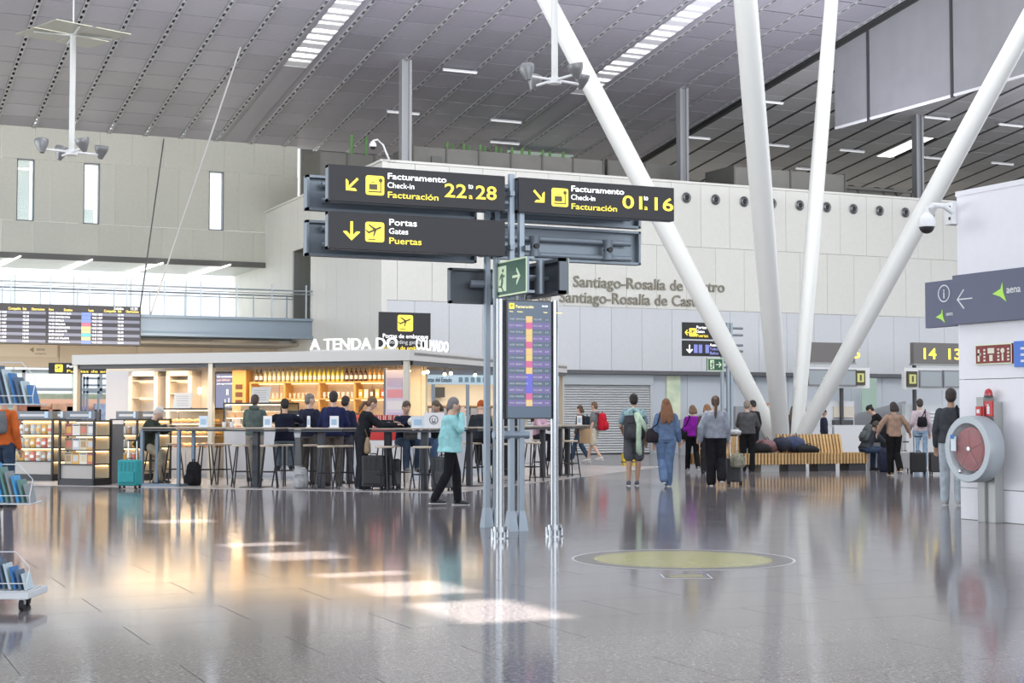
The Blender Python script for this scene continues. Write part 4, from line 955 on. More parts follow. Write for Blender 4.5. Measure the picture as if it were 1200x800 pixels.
# illuminated names on top of the canopy
le = mat((1,1,1), .5, emit=1.6, ecol=(1,1,1))
t_ = sthing('shop_name', 'white glowing letters A TENDA DO on the canopy front edge', 'shop sign', 0, 0, 2.72)
sa, sb = s_at(365,0), s_at(467,0); text('A TENDA DO', .235, le, t_, (sa,-.06,.02), w=sb-sa, ext=.02); MB().span(sa,sb,-.07,-.04,-.01,.02).build('mounting_rail', fas, t_)
t_ = sthing('shop_name', 'white glowing letters COLMADO on the canopy side edge, right of the corner', 'shop sign', 0, 0, 2.72)
ta, tb = t_at(484,.0), t_at(522,.0); text('COLMADO', .235, le, t_, (.06,ta,.02), w=tb-ta, ext=.008, rot=(PI/2,0,PI/2)); MB().span(.03,.07,ta,tb,-.01,.02).build('mounting_rail', fas, t_)
# ---- back wall
BW = 3.0
bwl = setting('wall_shop', sp3(0,0,0), SR)
warm = mat((.78,.66,.50), .6, vary=.05); grey_ = mat((.62,.60,.60), .55)
MB().span(-9.4,-.9,BW,BW+.12,0,2.6).build('wall_board', warm, bwl)
for k in range(7): MB().span(-9.4+1.2*k+.01,-9.4+1.2*k+1.19,BW-.02,BW,.9,2.45).build('panel', warm if k > 3 else grey_, bwl)
MB().span(-4.0,-3.9,4,9.8,0,2.6).build('wall_board', warm, bwl)
# lit niches
def niche(lbl, px0, px1, boards):
    a, e = s_at(px0,BW-.4), s_at(px1,BW-.4); w = e-a; t = sthing('display_niche', lbl, 'shelf unit', a, BW-.45)
    MB().span(0,.10,0,.42,.9,2.42).span(w-.10,w,0,.42,.9,2.42).span(.1,w-.1,.36,.42,.9,2.42).span(0,w,0,.42,2.30,2.42).build('frame', mat((.66,.62,.58),.5), t)
    for z in boards: 
        sh_ = MB().span(.1,w-.1,.02,.36,z-.03,z).build('shelf', M['palewood'], t); MB().span(.12,w-.12,.30,.33,z-.045,z-.03).build('led_strip', M['ledw'], sh_)
    return a, e
niche('pale cabinet with warm lit open shelves, left one behind the racks', 152, 186, (1.05,1.45,1.8,2.2)); niche('pale cabinet with warm lit open shelves beside the wall lamp', 196, 226, (1.05,1.5,1.9,2.2))
t = sthing('wall_lamp', 'small glowing wall lamp between the cabinet and the blue menu screen', 'lamp', s_at(235,BW-.02), BW-.06, 1.95)
MB().lathe([(.03,-.08),(.07,-.06),(.07,.06),(.03,.08)], 14, (0,-.05,0)).build('lamp_shade', mat((1,.85,.6),.5,emit=7,ecol=(1,.8,.5)), t, smooth='auto'); MB().span(-.07,.07,-.02,.02,-.012,.012).build('bracket', M['dsteel'], t)
a, e = s_at(251,BW-.1), s_at(282,BW-.1); t = sthing('menu_screen', 'blue-grey advertising screen with bottle drawing in black frame', 'screen', a, BW-.1)
z0, z1 = 1.5, 2.4; w = e-a
MB().span(0,w,0,.06,z0,z1).build('frame', M['black'], t); s_ = MB().span(.05,w-.05,-.004,0,z0+.05,z1-.05).build('screen', mat((.04,.05,.09),.3,emit=.8,ecol=(.14,.17,.33)), t)
m = MB(); m.v = []; m.span(.30,.31,-.006,-.004,1.6,1.75).span(.40,.41,-.006,-.004,1.6,1.78).span(.30,.41,-.006,-.004,1.59,1.6).span(.335,.345,-.006,-.004,1.85,1.98).span(.375,.385,-.006,-.004,1.85,1.98).span(.335,.385,-.006,-.004,1.97,1.98); m.build('bottle_drawing', Wt, t)
text('Un momento', .05, Wt, s_, (.08,-.006,2.26), w=w*.6); text('para disfrutar', .05, mat((.8,.5,.5),.5,emit=.7), s_, (.08,-.006,2.18), w=w*.5); text('pide aquí tu bebida', .03, Wt, s_, (.08,-.006,2.1), w=w*.6)
# gold cabinet column with small dark trays
a = s_at(289,BW-.3); t = sthing('spice_cabinet', 'narrow golden wooden cabinet with three dark square slots', 'cabinet', a-.35, BW-.35)
MB().span(0,.36,0,.34,1.3,2.42).build('body', M['gold'], t)
for z in (1.62,1.80,1.98): MB().span(.09,.27,-.01,0,z,z+.11).build('slot', mat((.12,.05,.02),.6), t)
# ---- bottle shelf
BS = BW-.30; a, e = s_at(296,BS), s_at(460,BS); t = sthing('bottle_shelf', 'long golden wooden wall shelf carrying the row of wine bottles above the bar', 'shelf', 0, 0)
z1_, z2_, z3_ = 2.14, 1.76, 1.2
for z in (z1_, z2_): 
    b_ = MB().span(a,e,BS-.12,BS+.28,z-.035,z).build('shelf_board', M['gold'], t); MB().span(a+.05,e-.05,BS+.20,BS+.23,z-.05,z-.035).build('led_strip', M['ledw'], b_)
MB().span(a,e,BS-.1,BS+.28,z3_-.04,z3_).build('shelf_board', M['palewood'], t)
for k in range(5): MB().span(a+(e-a)*k/4-.02,a+(e-a)*k/4+.02,BS-.1,BS+.28,1.2,2.14).build('upright', M['gold'], t)
def bottle(col, cap, lab_):
    m = MB().lathe([(.036,0),(.038,.01),(.038,.19),(.03,.215),(.014,.245),(.013,.30)], 12); o = m.build('glass_body', mat(col, .12, spec=.8, coat=.3), None, smooth='auto')
    return o
kinds = [('clear dark-topped wine bottle',(.10,.07,.02),(.02,.02,.02)),('pale white wine bottle',(.55,.55,.30),(.1,.1,.1)),('yellow-green wine bottle',(.60,.55,.05),(.5,.45,.05)),('dark red wine bottle',(.06,.01,.01),(.05,.01,.01)),('amber spirit bottle',(.55,.25,.03),(.5,.3,.05))]
seq = [0]*2+[1]*8+[2]*10+[3]*5+[4]*5; posd = {0:'at the left end',1:'in the left part',2:'in the middle',3:'right of the yellow ones',4:'at the right end'}
protos = {}
for i, k in enumerate(seq):
    L_b, col, cap = kinds[k]; s = a+.10+(e-a-.2)*i/(len(seq)-1); lb = L_b+' on the upper shelf, %s of its kind from the left' % ords[seq[:i].count(k)]
    if k not in protos:
        r = thing('wine_bottle', lb, 'bottle', sp3(s,BS+.02,z1_), SR, L_b+'s on the upper shelf')
        MB().lathe([(.036,0),(.04,.01),(.04,.18),(.03,.215),(.014,.245),(.013,.27)], 12).build('glass_body', mat(col,.12,coat=.3), r, smooth='auto')
        MB().lathe([(.041,.05),(.041,.14)], 12).build('paper_label', M['white'], r, smooth='auto'); MB().lathe([(.015,.255),(.016,.30)], 10).build('cap', mat(cap,.4), r, smooth='auto'); protos[k] = r
    else: dup(protos[k], sp3(s,BS+.02,z1_), label=lb)
gl = thing('drinking_glass', 'clear drinking glass on the middle golden shelf, first from the left', 'glass', sp3(a+.55,BS,z2_), SR, 'clear glasses on the middle shelf'); MB().lathe([(.025,0),(.035,.12),(.033,.12),(.022,.01)], 12).build('glass_body', mat((.85,.8,.7),.1,alpha=.5), gl, smooth='auto'); MB().lathe([(.026,0),(.026,.006)],12).build('glass_foot', M['white'], gl)
for k in range(1, 9): dup(gl, sp3(a+.55+.11*k,BS,z2_), label='clear drinking glass on the middle golden shelf, %s from the left' % ords[k])
cpw = thing('cup_stack', 'stack of white cups on the middle golden shelf, first from the left', 'cups', sp3(a+1.75,BS,z2_), SR, 'white cup stacks on the middle shelf')
for j in range(2): MB().lathe([(.025,.06*j),(.045,.06*j+.08),(.042,.06*j+.08),(.02,.06*j+.01)], 12).build('cup', M['white'], cpw, smooth='auto')
for k in range(1, 8): dup(cpw, sp3(a+1.75+.12*k,BS,z2_), label='stack of white cups on the middle golden shelf, %s from the left' % ords[k])
bxs = [((.75,.45,.08),'orange'),((.75,.72,.62),'cream'),((.15,.10,.08),'dark brown'),((.72,.55,.15),'yellow'),((.55,.10,.08),'red')]
for k in range(6):
    c_, n_ = bxs[k % 5]; r = thing('gift_box', '%s upright gift box on the middle shelf, %s from the right end' % (n_, ords[5-k]), 'box', sp3(a+2.8+.14*k,BS,z2_), SR); MB().span(-.05,.05,-.04,.04,0,.2).build('carton', mat(c_,.6), r); MB().span(-.03,.03,-.043,-.04,.05,.14).build('printed_label', M['white'], r)
for k in range(5):
    r = thing('serving_jar', 'lidded jar on the bar back shelf, %s from the left' % ords[k], 'jar', sp3(a+.5+.55*k,BS,z3_), SR); MB().lathe([(.06,0),(.07,.03),(.07,.16),(.05,.19)],14).build('jar_body', mat(bxs[k][0],.3), r, smooth='auto'); MB().lathe([(.055,.19),(.055,.22)],14).build('lid', M['dsteel'], r)
# ---- display cases and counter
case_f = M['blackmetal']; inner = mat((.60,.42,.20), .6)
FS = 1.45
def food(kind, root_loc, lb, grp):
    if kind not in _food:
        r = thing(kind, lb, 'food', root_loc, SR, grp)
        if kind == 'croissant':
            m = MB(); m.chain([(-.08,.02,.02),(-.05,-.01,.03),(0,-.02,.035),(.05,-.01,.03),(.08,.02,.02)], [.01,.026,.034,.026,.01], 8); m.build('pastry', mat((.75,.42,.12),.5,vary=.3,nscale=30), r, smooth=True)
        elif kind == 'bread_roll': MB().ball((0,0,.035),(.075,.05,.036),12,8).build('crust', mat((.72,.45,.2),.7,vary=.3,nscale=25), r, smooth=True); MB().span(-.05,.05,-.055,-.045,.02,.035).build('filling', mat((.5,.12,.06),.6), r)
        elif kind == 'sandwich_box': MB().prism([(-.07,0),(.07,0),(.07,.09),(-.04,.09)],-.04,.04).build('clear_box', mat((.75,.68,.55),.3), r); MB().span(-.05,.05,-.043,-.04,.02,.07).build('sticker', mat((.6,.2,.1),.5), r)
        elif kind == 'cake_slice': MB().prism([(-.06,0),(.06,0),(.06,.08),(-.06,.08)],-.04,.05).build('sponge', mat((.65,.38,.15),.7), r); MB().span(-.06,.06,-.04,.05,.08,.095).build('icing', mat((.85,.75,.6),.5), r)
        r.scale = (FS,FS,FS); _food[kind] = r; return r
    return dup(_food[kind], root_loc, label=lb, group=grp)
_food = {}
def display_case(lbl, px0, px1, t0, z0, zb, z1, shelves, kinds_, grp, tag_):
    a, e = s_at(px0,t0), s_at(px1,t0); w = e-a; dpt = .75
    r = sthing('display_case', lbl, 'display case', a, t0)
    MB().span(0,w,0,dpt,0,zb).build('base_cabinet', mat((.52,.56,.62),.4), r, bevel=.004)
    for k in range(max(1,int(w/.55))): n = max(1,int(w/.55)); MB().span(w*k/n+.02,w*(k+1)/n-.02,-.015,0,.08,zb-.06).build('panel', mat((.56,.60,.68),.35), r)
    for x in (0,w): 
        for y in (0,dpt): MB().span(x-.015,x+.015,y-.015,y+.015,zb,z1).build('frame_post', case_f, r)
    MB().span(-.015,w+.015,-.015,dpt+.015,z1,z1+.03).build('top_frame', case_f, r)
    MB().span(0,w,dpt-.02,dpt,zb,z1).build('back_panel', inner, r)
    MB().span(.01,w-.01,-.006,0,zb,z1).build('front_glass', M['glass'], r)
    MB().span(.03,w-.03,.03,.06,z1-.03,z1-.01).build('led_strip', M['ledw'], r)
    for z in shelves:
        sh_ = MB().span(.01,w-.01,.05,dpt-.03,z-.015,z).build('shelf', M['palewood'], r); MB().span(.03,w-.03,.055,.075,z-.03,z-.015).build('led_strip', M['ledw'], sh_)
    area_light('case_lamp', sp3(a+w/2, t0+.12, z1-.04), (w*.9,.08), 9, (1,.80,.52), (math.radians(-25),0,SR))
    for z in shelves: area_light('case_lamp', sp3(a+w/2, t0+.10, z-.035), (w*.9,.05), 5, (1,.80,.52), (math.radians(-20),0,SR))
    n = int((w-.1)/.17)
    for si, z in enumerate([zb+.002]+list(shelves)):
        kd = kinds_[si % len(kinds_)]
        for k in range(n):
            for yy in (.16,.42):
                food(kd, sp3(a+.12+(w-.24)*k/(n-1)+random.uniform(-.02,.02), t0+yy, z), '%s on the %s shelf %s, %s row, %s from left' % ({'croissant':'golden croissant','bread_roll':'bread roll','sandwich_box':'boxed sandwich','cake_slice':'cake slice'}[kd], ('lowest','middle','top')[si], tag_, 'front' if yy < .3 else 'back', ords[k]), grp+', '+kd.replace('_',' '))
    return a, e
display_case('warm lit pastry case with black frame left of the tan canopy post', 189, 250, .6, .55, .66, 1.5, (.93,1.2), ('bread_roll','croissant','croissant'), 'goods in the left case', 'in the left pastry case')
a2, e2_ = display_case('raised glass case with black frame in front of the man in the green hoodie', 263, 330, .6, 1.0, 1.05, 1.62, (1.33,), ('sandwich_box','cake_slice'), 'goods in the right case', 'in the right glass case')
a, e = s_at(331,.6), s_at(468,.6); ctr = sthing('bar_counter', 'pale blue-grey panelled bar counter behind the standing customers', 'counter', a, .6); w = e-a
MB().span(0,w,.02,.7,0,1.02).build('counter_body', mat((.50,.55,.62),.4), ctr); MB().span(-.02,w+.03,-.05,.75,1.02,1.06).build('worktop', M['white'], ctr, bevel=.004)
for k in range(6): MB().span(w*k/6+.015,w*(k+1)/6-.015,0,.02,.06,.98).build('panel', mat((.58,.62,.70),.35), ctr)
MB().span(.0,.65,-.02,0,.3,.9).build('vent_grille', M['dsteel'], ctr)
# side counter going back
MB().span(w-.65,w,.75,5,0,1.02).build('return_body', mat((.50,.55,.62),.4), ctr); MB().span(w-.68,w+.03,.75,5,1.02,1.06).build('worktop', M['white'], ctr)
t = sthing('coffee_machine', 'black boxy coffee machine on the counter behind the man in dark navy', 'coffee machine', s_at(350,.9), .95, 1.06)
MB().span(-.35,.35,-.2,.25,.12,.42).span(-.33,.33,.05,.25,0,.12).build('body', M['black'], t, bevel=.015); MB().span(-.35,.35,-.22,.25,.0,.04).build('drip_tray', M['steel'], t)
for x in (-.16,.16): MB().cyl((x,-.14,.06),(x,-.14,.13),.03,n=12).build('group_head', M['steel'], t); 
MB().span(-.10,.10,-.205,-.2,.22,.32).build('display', mat((.6,.65,.7),.4,emit=.5), t)
t = sthing('cash_register', 'grey till screen on the counter beside the black coffee machine', 'till', s_at(377,.9), .9, 1.06)
MB().span(-.15,.15,-.12,.12,0,.03).span(-.03,.03,0,.04,.03,.2).build('stand', M['dark'], t); MB().span(-.18,.18,-.02,.02,.16,.40).build('screen', M['dark'], t, bevel=.006); MB().span(-.15,.15,.02,.025,.19,.37).build('screen_face', mat((.5,.55,.6),.3,emit=.5), t)
t = sthing('drinks_chiller', 'red open drinks chiller at the counter end beside the leaning woman', 'chiller', s_at(446,.3), .3, 0)
MB().span(-.45,.45,0,.28,0,.86).build('white_body', M['white'], t, bevel=.01); MB().span(-.42,.42,-.01,.27,.86,1.08).build('red_rim', M['red'], t, bevel=.01); MB().span(-.4,.4,.02,.25,1.08,1.10).build('lid_glass', M['dark'], t)
for k in range(6):
    t2 = thing('striped_bag', 'red and white striped snack bag on the chiller, %s from the left' % ords[k], 'snack bag', sp3(s_at(446,.3)-.32+.12*k,.45,1.10), SR)
    MB().prism([(-.05,0),(.05,0),(.045,.28),(-.045,.28)],-.03,.03).build('paper_bag', mat((.55,.08,.06),.6), t2)
    for x in (-.025,.015): MB().span(x,x+.012,-.033,-.03,0,.27).build('white_stripe', M['white'], t2)
# lavender poster post at the shop corner
t = sthing('magazine_tower', 'tall lavender poster tower at the right end of the bar', 'poster stand', s_at(464,1.6), 1.6)
MB().span(-.22,.22,-.05,.05,0,2.35).build('board', mat((.62,.58,.72),.5), t)
for k in range(7): MB().span(-.18,.18,-.06,-.05,.5+k*.25,.68+k*.25).build('poster', mat([(.5,.45,.65),(.7,.7,.75),(.7,.3,.35)][k%3],.5), t)
MB().span(-.27,-.22,-.05,.05,0,2.4).build('steel_post', M['dsteel'], t)
# pendant bulbs
blb = thing('pendant_bulb', 'small round glowing bulb under the canopy side', 'bulb', sp3(-.5,1.2,2.32), SR, 'round bulbs under the canopy'); MB().ball((0,0,0),.042,12,8).build('globe', mat((1,.85,.6),.5,emit=5,ecol=(1,.82,.5)), blb, smooth=True); MB().cyl((0,0,.05),(0,0,.28),.008,n=6).build('cord', M['black'], blb)
for s, t in ((-.9,1.8),(-.5,2.2),(-.9,2.9),(-.45,3.4),(-.9,4.1),(-.5,5.0),(-1.3,2.3)): dup(blb, sp3(s,t,2.32))
# white menu boards on case tops
for k, (px, z, lb) in enumerate(((214,1.53,'white tilted menu board on top of the left pastry case'),(305,1.65,'white printed paper sheets on top of the right glass case'))):
    t = thing('menu_board', lb, 'menu', sp3(s_at(px,.9),.9,z), SR); MB().prism([(-.25,0),(.22,0),(.27,.34),(-.2,.34)],-.01,.01).build('board', M['white'], t)
    MB().span(-.2,-.17,.0,.12,0,.02).span(.15,.18,.0,.12,0,.02).build('foot', M['dsteel'], t)
    for j in range(5): MB().span(-.14,.16,-.013,-.01,.06+j*.05,.07+j*.05).build('print_line', mat((.4,.4,.42),.6), t)
# ---- goods racks on the left
def rack(lbl, cx_px, tt, w, dpt, h, ns, items, grp, tag_, side=False):
    s0 = s_at(cx_px,tt)-w/2; r = sthing('goods_rack', lbl, 'shop rack', s0, tt)
    for x in (0,w):
        for y in (0,dpt): MB().span(x-.02,x+.02,y-.02,y+.02,.0,h).build('frame_post', case_f, r)
    MB().span(-.02,w+.02,-.02,dpt+.02,.0,.12).build('plinth', case_f, r); MB().span(-.02,w+.02,-.02,dpt+.02,h,h+.03).build('top', case_f, r)
    MB().span(0,w,dpt-.02,dpt,.12,h).build('back_panel', mat((.80,.66,.45),.6), r)
    zs = [.14,.42,.70,.98]; h = 1.27
    for z in zs:
        sh_ = MB().span(0,w,0,dpt-.02,z-.02,z).build('shelf', case_f, r)
    MB().span(.02,w-.02,.02,.05,.13,.40).build('kick_panel', mat((.42,.40,.38),.5), r)
    for z in zs[1:]+[h]: MB().span(.03,w-.03,dpt-.07,dpt-.04,z-.05,z-.03).build('led_strip', M['ledw'], r)
    t2 = sthing('shelf_label_box', 'dark grey printed header box on top of %s' % tag_, 'label box', s0+w/2, tt+.1, h+.03); MB().span(-w*.42,w*.42,0,.18,0,.16).build('box', M['dsteel'], t2); MB().span(-w*.3,w*.3,-.004,0,.05,.10).build('print_line', mat((.6,.6,.62),.6), t2)
    MB().span(w*.25,w*.33,-.006,0,.02,.15).build('blue_tab', mat((.5,.65,.8),.5), t2)
    for zi, z in enumerate(zs[1:] if items != 'gift' else zs[1:]):
        n = 4 if items == 'book' else 7 if items == 'packet' else 6; n = n if w > .7 else n-2
        for k in range(n):
            x = .14+(w-.28)*k/(n-1); hh = .235 if items == 'book' else .2 if items == 'packet' else .12
            ci = (zi*3+k*2) % 7; cols_ = [((.72,.62,.42),'tan'),((.86,.84,.80),'white'),((.80,.45,.12),'orange'),((.45,.30,.18),'brown'),((.82,.78,.66),'cream'),((.60,.62,.65),'grey'),((.70,.20,.15),'red')]
            c_, n_ = cols_[ci]; pl_ = ['lowest','middle','upper','top'][zi]
            lb = {'book':'%s cover book on the %s shelf of %s, %s from the left','packet':'%s packet on the %s shelf of %s, %s from the left','jar':'%s jar on the %s shelf of %s, %s from the left'}[items] % (n_, pl_, tag_, ords[k])
            t3 = thing({'book':'book','packet':'snack_packet','jar':'sweet_jar'}[items], lb, items, sp3(s0+x,tt+.12,z), SR, grp)
            if items == 'book':
                MB().prism([(-.085,0),(.085,0),(.085,hh),(-.085,hh)],-.03,.03).build('cover', mat(c_,.5), t3, bevel=.003); MB().span(-.055,.055,-.034,-.03,.05,.17).build('cover_picture', mat(cols_[(ci+3)%7][0],.5), t3); MB().span(-.07,.07,-.034,-.03,.19,.21).build('cover_title', M['dark'], t3)
            elif items == 'packet':
                MB().chain([(0,0,.0),(0,0,.04),(0,0,.14),(0,0,hh)], [(.06,.03),(.072,.045),(.068,.04),(.055,.012)], 12).build('packet_body', mat(c_,.35), t3, smooth='auto'); MB().span(-.045,.045,-.05,-.035,.06,.12).build('printed_label', mat(cols_[(ci+2)%7][0],.5), t3)
            else:
                MB().lathe([(.05,0),(.058,.02),(.058,.12),(.04,.14)],12).build('jar_body', mat(c_,.3), t3, smooth='auto'); MB().lathe([(.05,.14),(.05,.165)],12).build('lid', M['white'], t3)
    return r
rack('black framed lit sweets rack, leftmost behind the orange jacket', 36, -1.9, 1.15, .5, 1.27, 3, 'packet', 'packets on the leftmost rack', 'the leftmost rack')
rack('black framed lit rack of jars between two others', 59, -1.0, .8, .5, 1.27, 3, 'jar', 'jars on the second rack', 'the second rack')
rack('black framed lit book rack standing forward beside the teal suitcase', 91, -3.4, .80, .55, 1.25, 3, 'book', 'books on the forward rack', 'the forward book rack')
rack('black framed lit rack behind the teal suitcase', 146, -1.3, .65, .5, 1.27, 3, 'jar', 'jars on the rack behind the suitcase', 'the suitcase rack')
rack('small black framed rack beside the old man in dark green', 171, -.6, .6, .5, 1.27, 3, 'packet', 'packets on the rack by the old man', 'the old man\'s rack')
t = sthing('steel_cabinet', 'narrow grey steel cabinet between the book rack and the teal suitcase', 'cabinet', s_at(124,-2.8), -2.8); MB().span(-.09,.09,0,.5,0,1.2).build('cabinet_body', M['dsteel'], t); MB().span(-.08,.08,-.01,0,.06,1.14).build('cabinet_door', mat((.4,.4,.4),.4,.5), t)
# ---- warm lamps
for s, t, w in ((-2.6,1.9,5),(-6.6,1.9,3.4)):
    area_light('canopy_downlight', sp3(s,t,2.45), (w,1.2), 95, (1,.72,.42), (0,0,SR))
area_light('canopy_downlight', sp3(-1.6,6,2.5), (1.5,5), 60, (1,.8,.55), (0,0,SR))
area_light('rack_light', sp3(-6.5,-1.2,2.4), (4,1.5), 45, (1,.75,.45), (0,0,SR))
# ---- bar tables
btop = mat((.30,.26,.22), .4, vary=.1); legm = mat((.045,.05,.06), .45, .3)
def bar_table(lbl, s0, s1, t, legs, turn=0, frame=False, tt=None):
    if not turn: r = sthing('bar_table', lbl, 'table', s0, t)
    else: r = thing('bar_table', lbl, 'table', sp3(s0,t), SR+PI/2)
    w = (s1-s0) if not turn else turn
    MB().span(0,w,-.3,.3,1.115,1.145).build('tabletop', btop, r, bevel=.004); MB().span(.01,w-.01,-.29,.29,1.07,1.10).build('apron', legm, r)
    for x in legs: 
        l = MB().span(x-.06,x+.06,-.05,.05,.015,1.07).build('leg', legm, r, bevel=.004); MB().span(x-.22,x+.22,-.25,.25,.0,.018).build('base_plate', legm, l)
    if frame:
        fr = mat((.13,.18,.24),.4,.3)
        for x in (.03,.86): MB().span(x-.03,x+.03,-.29,-.23,0,1.10).span(x-.03,x+.03,.23,.29,0,1.10).build('leg', fr, r)
        MB().span(.0,.89,-.29,-.23,0,.05).span(.0,.06,-.29,.29,.0,.05).span(.83,.89,-.29,.29,0,.05).build('bottom_rail', fr, r)
    return r
TT = -2.8
bar_table('long bar table with blue-grey end frame where the old man sits', s_at(175,TT), s_at(333,TT), TT, (s_at(301,TT)-s_at(175,TT),), frame=True)
bar_table('short bar table between the man in navy sweater and the dark dressed man', s_at(347,TT), s_at(410,TT), TT, (s_at(377,TT)-s_at(347,TT),))
bar_table('bar table where the leaning woman and two seated travellers face each other', s_at(425,TT), s_at(519,TT), TT, (s_at(455,TT)-s_at(425,TT), s_at(498,TT)-s_at(425,TT)))
S2 = 1.75
bar_table('bar table behind the walker in turquoise', S2, 0, -1.2, (.3,1.7), turn=2.0)
bar_table('bar table half hidden behind the steel sign posts', S2, 0, 1.3, (.4,2.1), turn=2.5)
bar_table('last bar table beside the shutter end of the shop', S2, 0, t_at(655,S2)-.3, (.35,.9), turn=1.7)
# ---- stools
stl0 = thing('bar_stool', '', 'stool', (0,0,0), 0, 'bar stools around the shop tables')
MB().lathe([(.0,.775),(.165,.775),(.175,.79),(.175,.80),(.165,.812)], 24).build('seat', M['palewood'], stl0, smooth='auto')
for k in range(4):
    a_ = PI/4+k*PI/2; c_, s_ = math.cos(a_), math.sin(a_); MB().chain([(c_*.12,s_*.12,.775),(c_*.235,s_*.235,0)], [.014,.014], 8).build('leg', M['blackmetal'], stl0)
m = MB()
for k in range(4):
    a_ = PI/4+k*PI/2; b_ = a_+PI/2; m.cyl((math.cos(a_)*.19,math.sin(a_)*.19,.30),(math.cos(b_)*.19,math.sin(b_)*.19,.30),.011,n=6)
m.build('footrest', M['blackmetal'], stl0)
stools = [(205,-2.35,'black stool with pale seat beside the old man'),(242,-2.3,'stool beside the black backpack under the long table'),(262,-2.1,'stool right of the black backpack under the long table'),(284,-2.95,'stool nearest the thick leg of the long table'),
 (316,-2.9,'stool at the right end of the long table'),(334,-2.25,'stool under the seated man in dark navy'),(366,-2.3,'stool left of the short table leg'),(383,-3.05,'stool right of the short table leg'),(404,-2.7,'stool beside the leaning woman'),
 (451,-3.15,'stool in front of the black luggage by the leaning woman'),(472,-2.2,'stool under the seated traveller with the grey bag'),(495,-3.1,'stool between the two seated travellers'),(515,-2.2,'stool under the traveller behind the white paper bag')]
used = False
def put_stool(p, lb, rz):
    global used
    if not used: stl0.location = p; stl0['label'] = lb; stl0.rotation_euler = (0,0,rz); used = True; return stl0
    return dup(stl0, p, rz, lb)
for px, t, lb in stools: put_stool(sp3(s_at(px,t),t,.007), lb, random.uniform(0,1.5))
for px, s, lb in ((552,1.2,'stool left of the orange beanie'),(563,1.25,'stool under the traveller in the orange beanie'),(590,2.1,'stool right behind the steel sign posts'),(624,2.2,'stool behind the flight screen'),(632,1.25,'stool under the traveller in pink'),(668,2.25,'stool at the last bar table'),(652,1.3,'stool just right of the flight screen post')):
    put_stool(sp3(s,t_at(px,s),.007), lb, random.uniform(0,1.5))
# ---- things on the tables
mh = mat((.62,.70,.76), .4)
for k, (px, t, s) in enumerate(((239,-2.8,0),(314,-2.9,0),(362,-2.8,0),(392,-2.9,0),(490,-2.9,0),(543,0,1.75),(679,0,1.75))):
    p = sp3(s_at(px,t),t,1.145) if not s else sp3(s,t_at(px,s),1.145)
    w = (.1,.09,.03,.09,.13,.06,.06)[k]
    r = thing('menu_holder', ('pale blue menu holder left on the long table','white menu holder at the right end of the long table','thin menu card edge-on on the short table','white menu holder by the man in the navy sweater','wide pale blue menu holder between the two seated travellers','small white menu holder behind the walker in turquoise','small white menu holder on the last bar table')[k], 'menu holder', p, SR)
    MB().prism([(-w,0),(w,0),(w,.22),(-w,.22)],-.008,.008).build('card', mh if k in (0,4) else M['white'], r); MB().span(-w-.01,w+.01,-.03,.03,0,.012).build('foot', M['white'], r); MB().span(-w*.6,w*.6,-.011,-.008,.05,.16).build('printed_panel', mat((.35,.5,.65),.5), r)
for k, (px, t, c_) in enumerate(((263,-2.75,'white'),(272,-2.7,'white'),(455,-2.9,'white'))):
    r = thing('paper_cup', ('white paper cup on the long table beside the menu holder','second white paper cup on the long table, right one','white paper cup before the leaning woman')[k], 'cup', sp3(s_at(px,t),t,1.145), SR); MB().lathe([(.028,0),(.04,.1),(.042,.1),(.04,.105)],14).build('cup_body', M['white'], r, smooth='auto'); MB().lathe([(.041,.1),(.038,.112)],14).build('lid', M['dark'], r)
r = thing('paper_bag', 'white paper bag with round black emblem on the bar table', 'bag', sp3(s_at(509,-2.95),-2.95,1.145), SR+.25)
MB().prism([(-.17,0),(.17,0),(.18,.28),(-.18,.28)],-.06,.06).build('bag_body', M['white'], r); 
m = MB(); 
for k in range(18):
    a_ = 2*PI*k/18; m.span(.075*math.cos(a_)-.009,.075*math.cos(a_)+.009,-.064,-.06,.15+.075*math.sin(a_)-.009,.15+.075*math.sin(a_)+.009)
m.span(-.03,.03,-.064,-.06,.10,.12).span(-.03,-.02,-.064,-.06,.12,.18).span(.02,.03,-.064,-.06,.12,.18).build('printed_emblem', M['black'], r)
r = thing('paper_bag', 'brown paper carrier bag hanging at the last bar table', 'bag', sp3(S2+.3,t_at(672,S2),.72), SR); MB().span(-.14,.14,-.06,.06,0,.34).build('bag_body', mat((.55,.38,.22),.8), r); MB().chain([(-.06,0,.34),(-.05,0,.42),(.05,0,.42),(.06,0,.34)],[.006]*4,6).build('handle', mat((.5,.34,.2),.8), r)
# ---- second kiosk (lottery) behind
ky = 40.5
xa = on_y(470,440,ky).x; xb = on_y(655,440,ky).x; r = thing('lottery_kiosk', 'lottery kiosk with pale blue name board behind the bar tables', 'kiosk', (xa, ky, 0)); w = xb-xa
MB().span(0,w,-.1,.1,2.24,2.52).build('name_board', mat((.45,.58,.66),.4,emit=.15), r); MB().span(0,w,-.12,.12,2.52,2.60).build('board_cap', M['dsteel'], r)
inkb = mat((.03,.06,.10),.5)
text('Loterías y', .10, inkb, r, (on_y(466,442,ky).x-xa,-.105,2.33), w=.35); text('Apuestas del Estado', .13, inkb, r, (on_y(490,442,ky).x-xa,-.105,2.31), w=on_y(528,442,ky).x-on_y(490,442,ky).x, bold=.02)
MB().cyl((on_y(485.5,442,ky).x-xa,-.11,2.38),(on_y(485.5,442,ky).x-xa,-.1,2.38),.07,n=14).build('emblem', mat((.1,.15,.45),.5), r)
for k in range(5): MB().span(on_y(536+k*7,442,ky).x-xa,on_y(540.5+k*7,442,ky).x-xa,-.11,-.1,2.31,2.45).build('small_logo', mat((.15,.25,.30),.5), r)
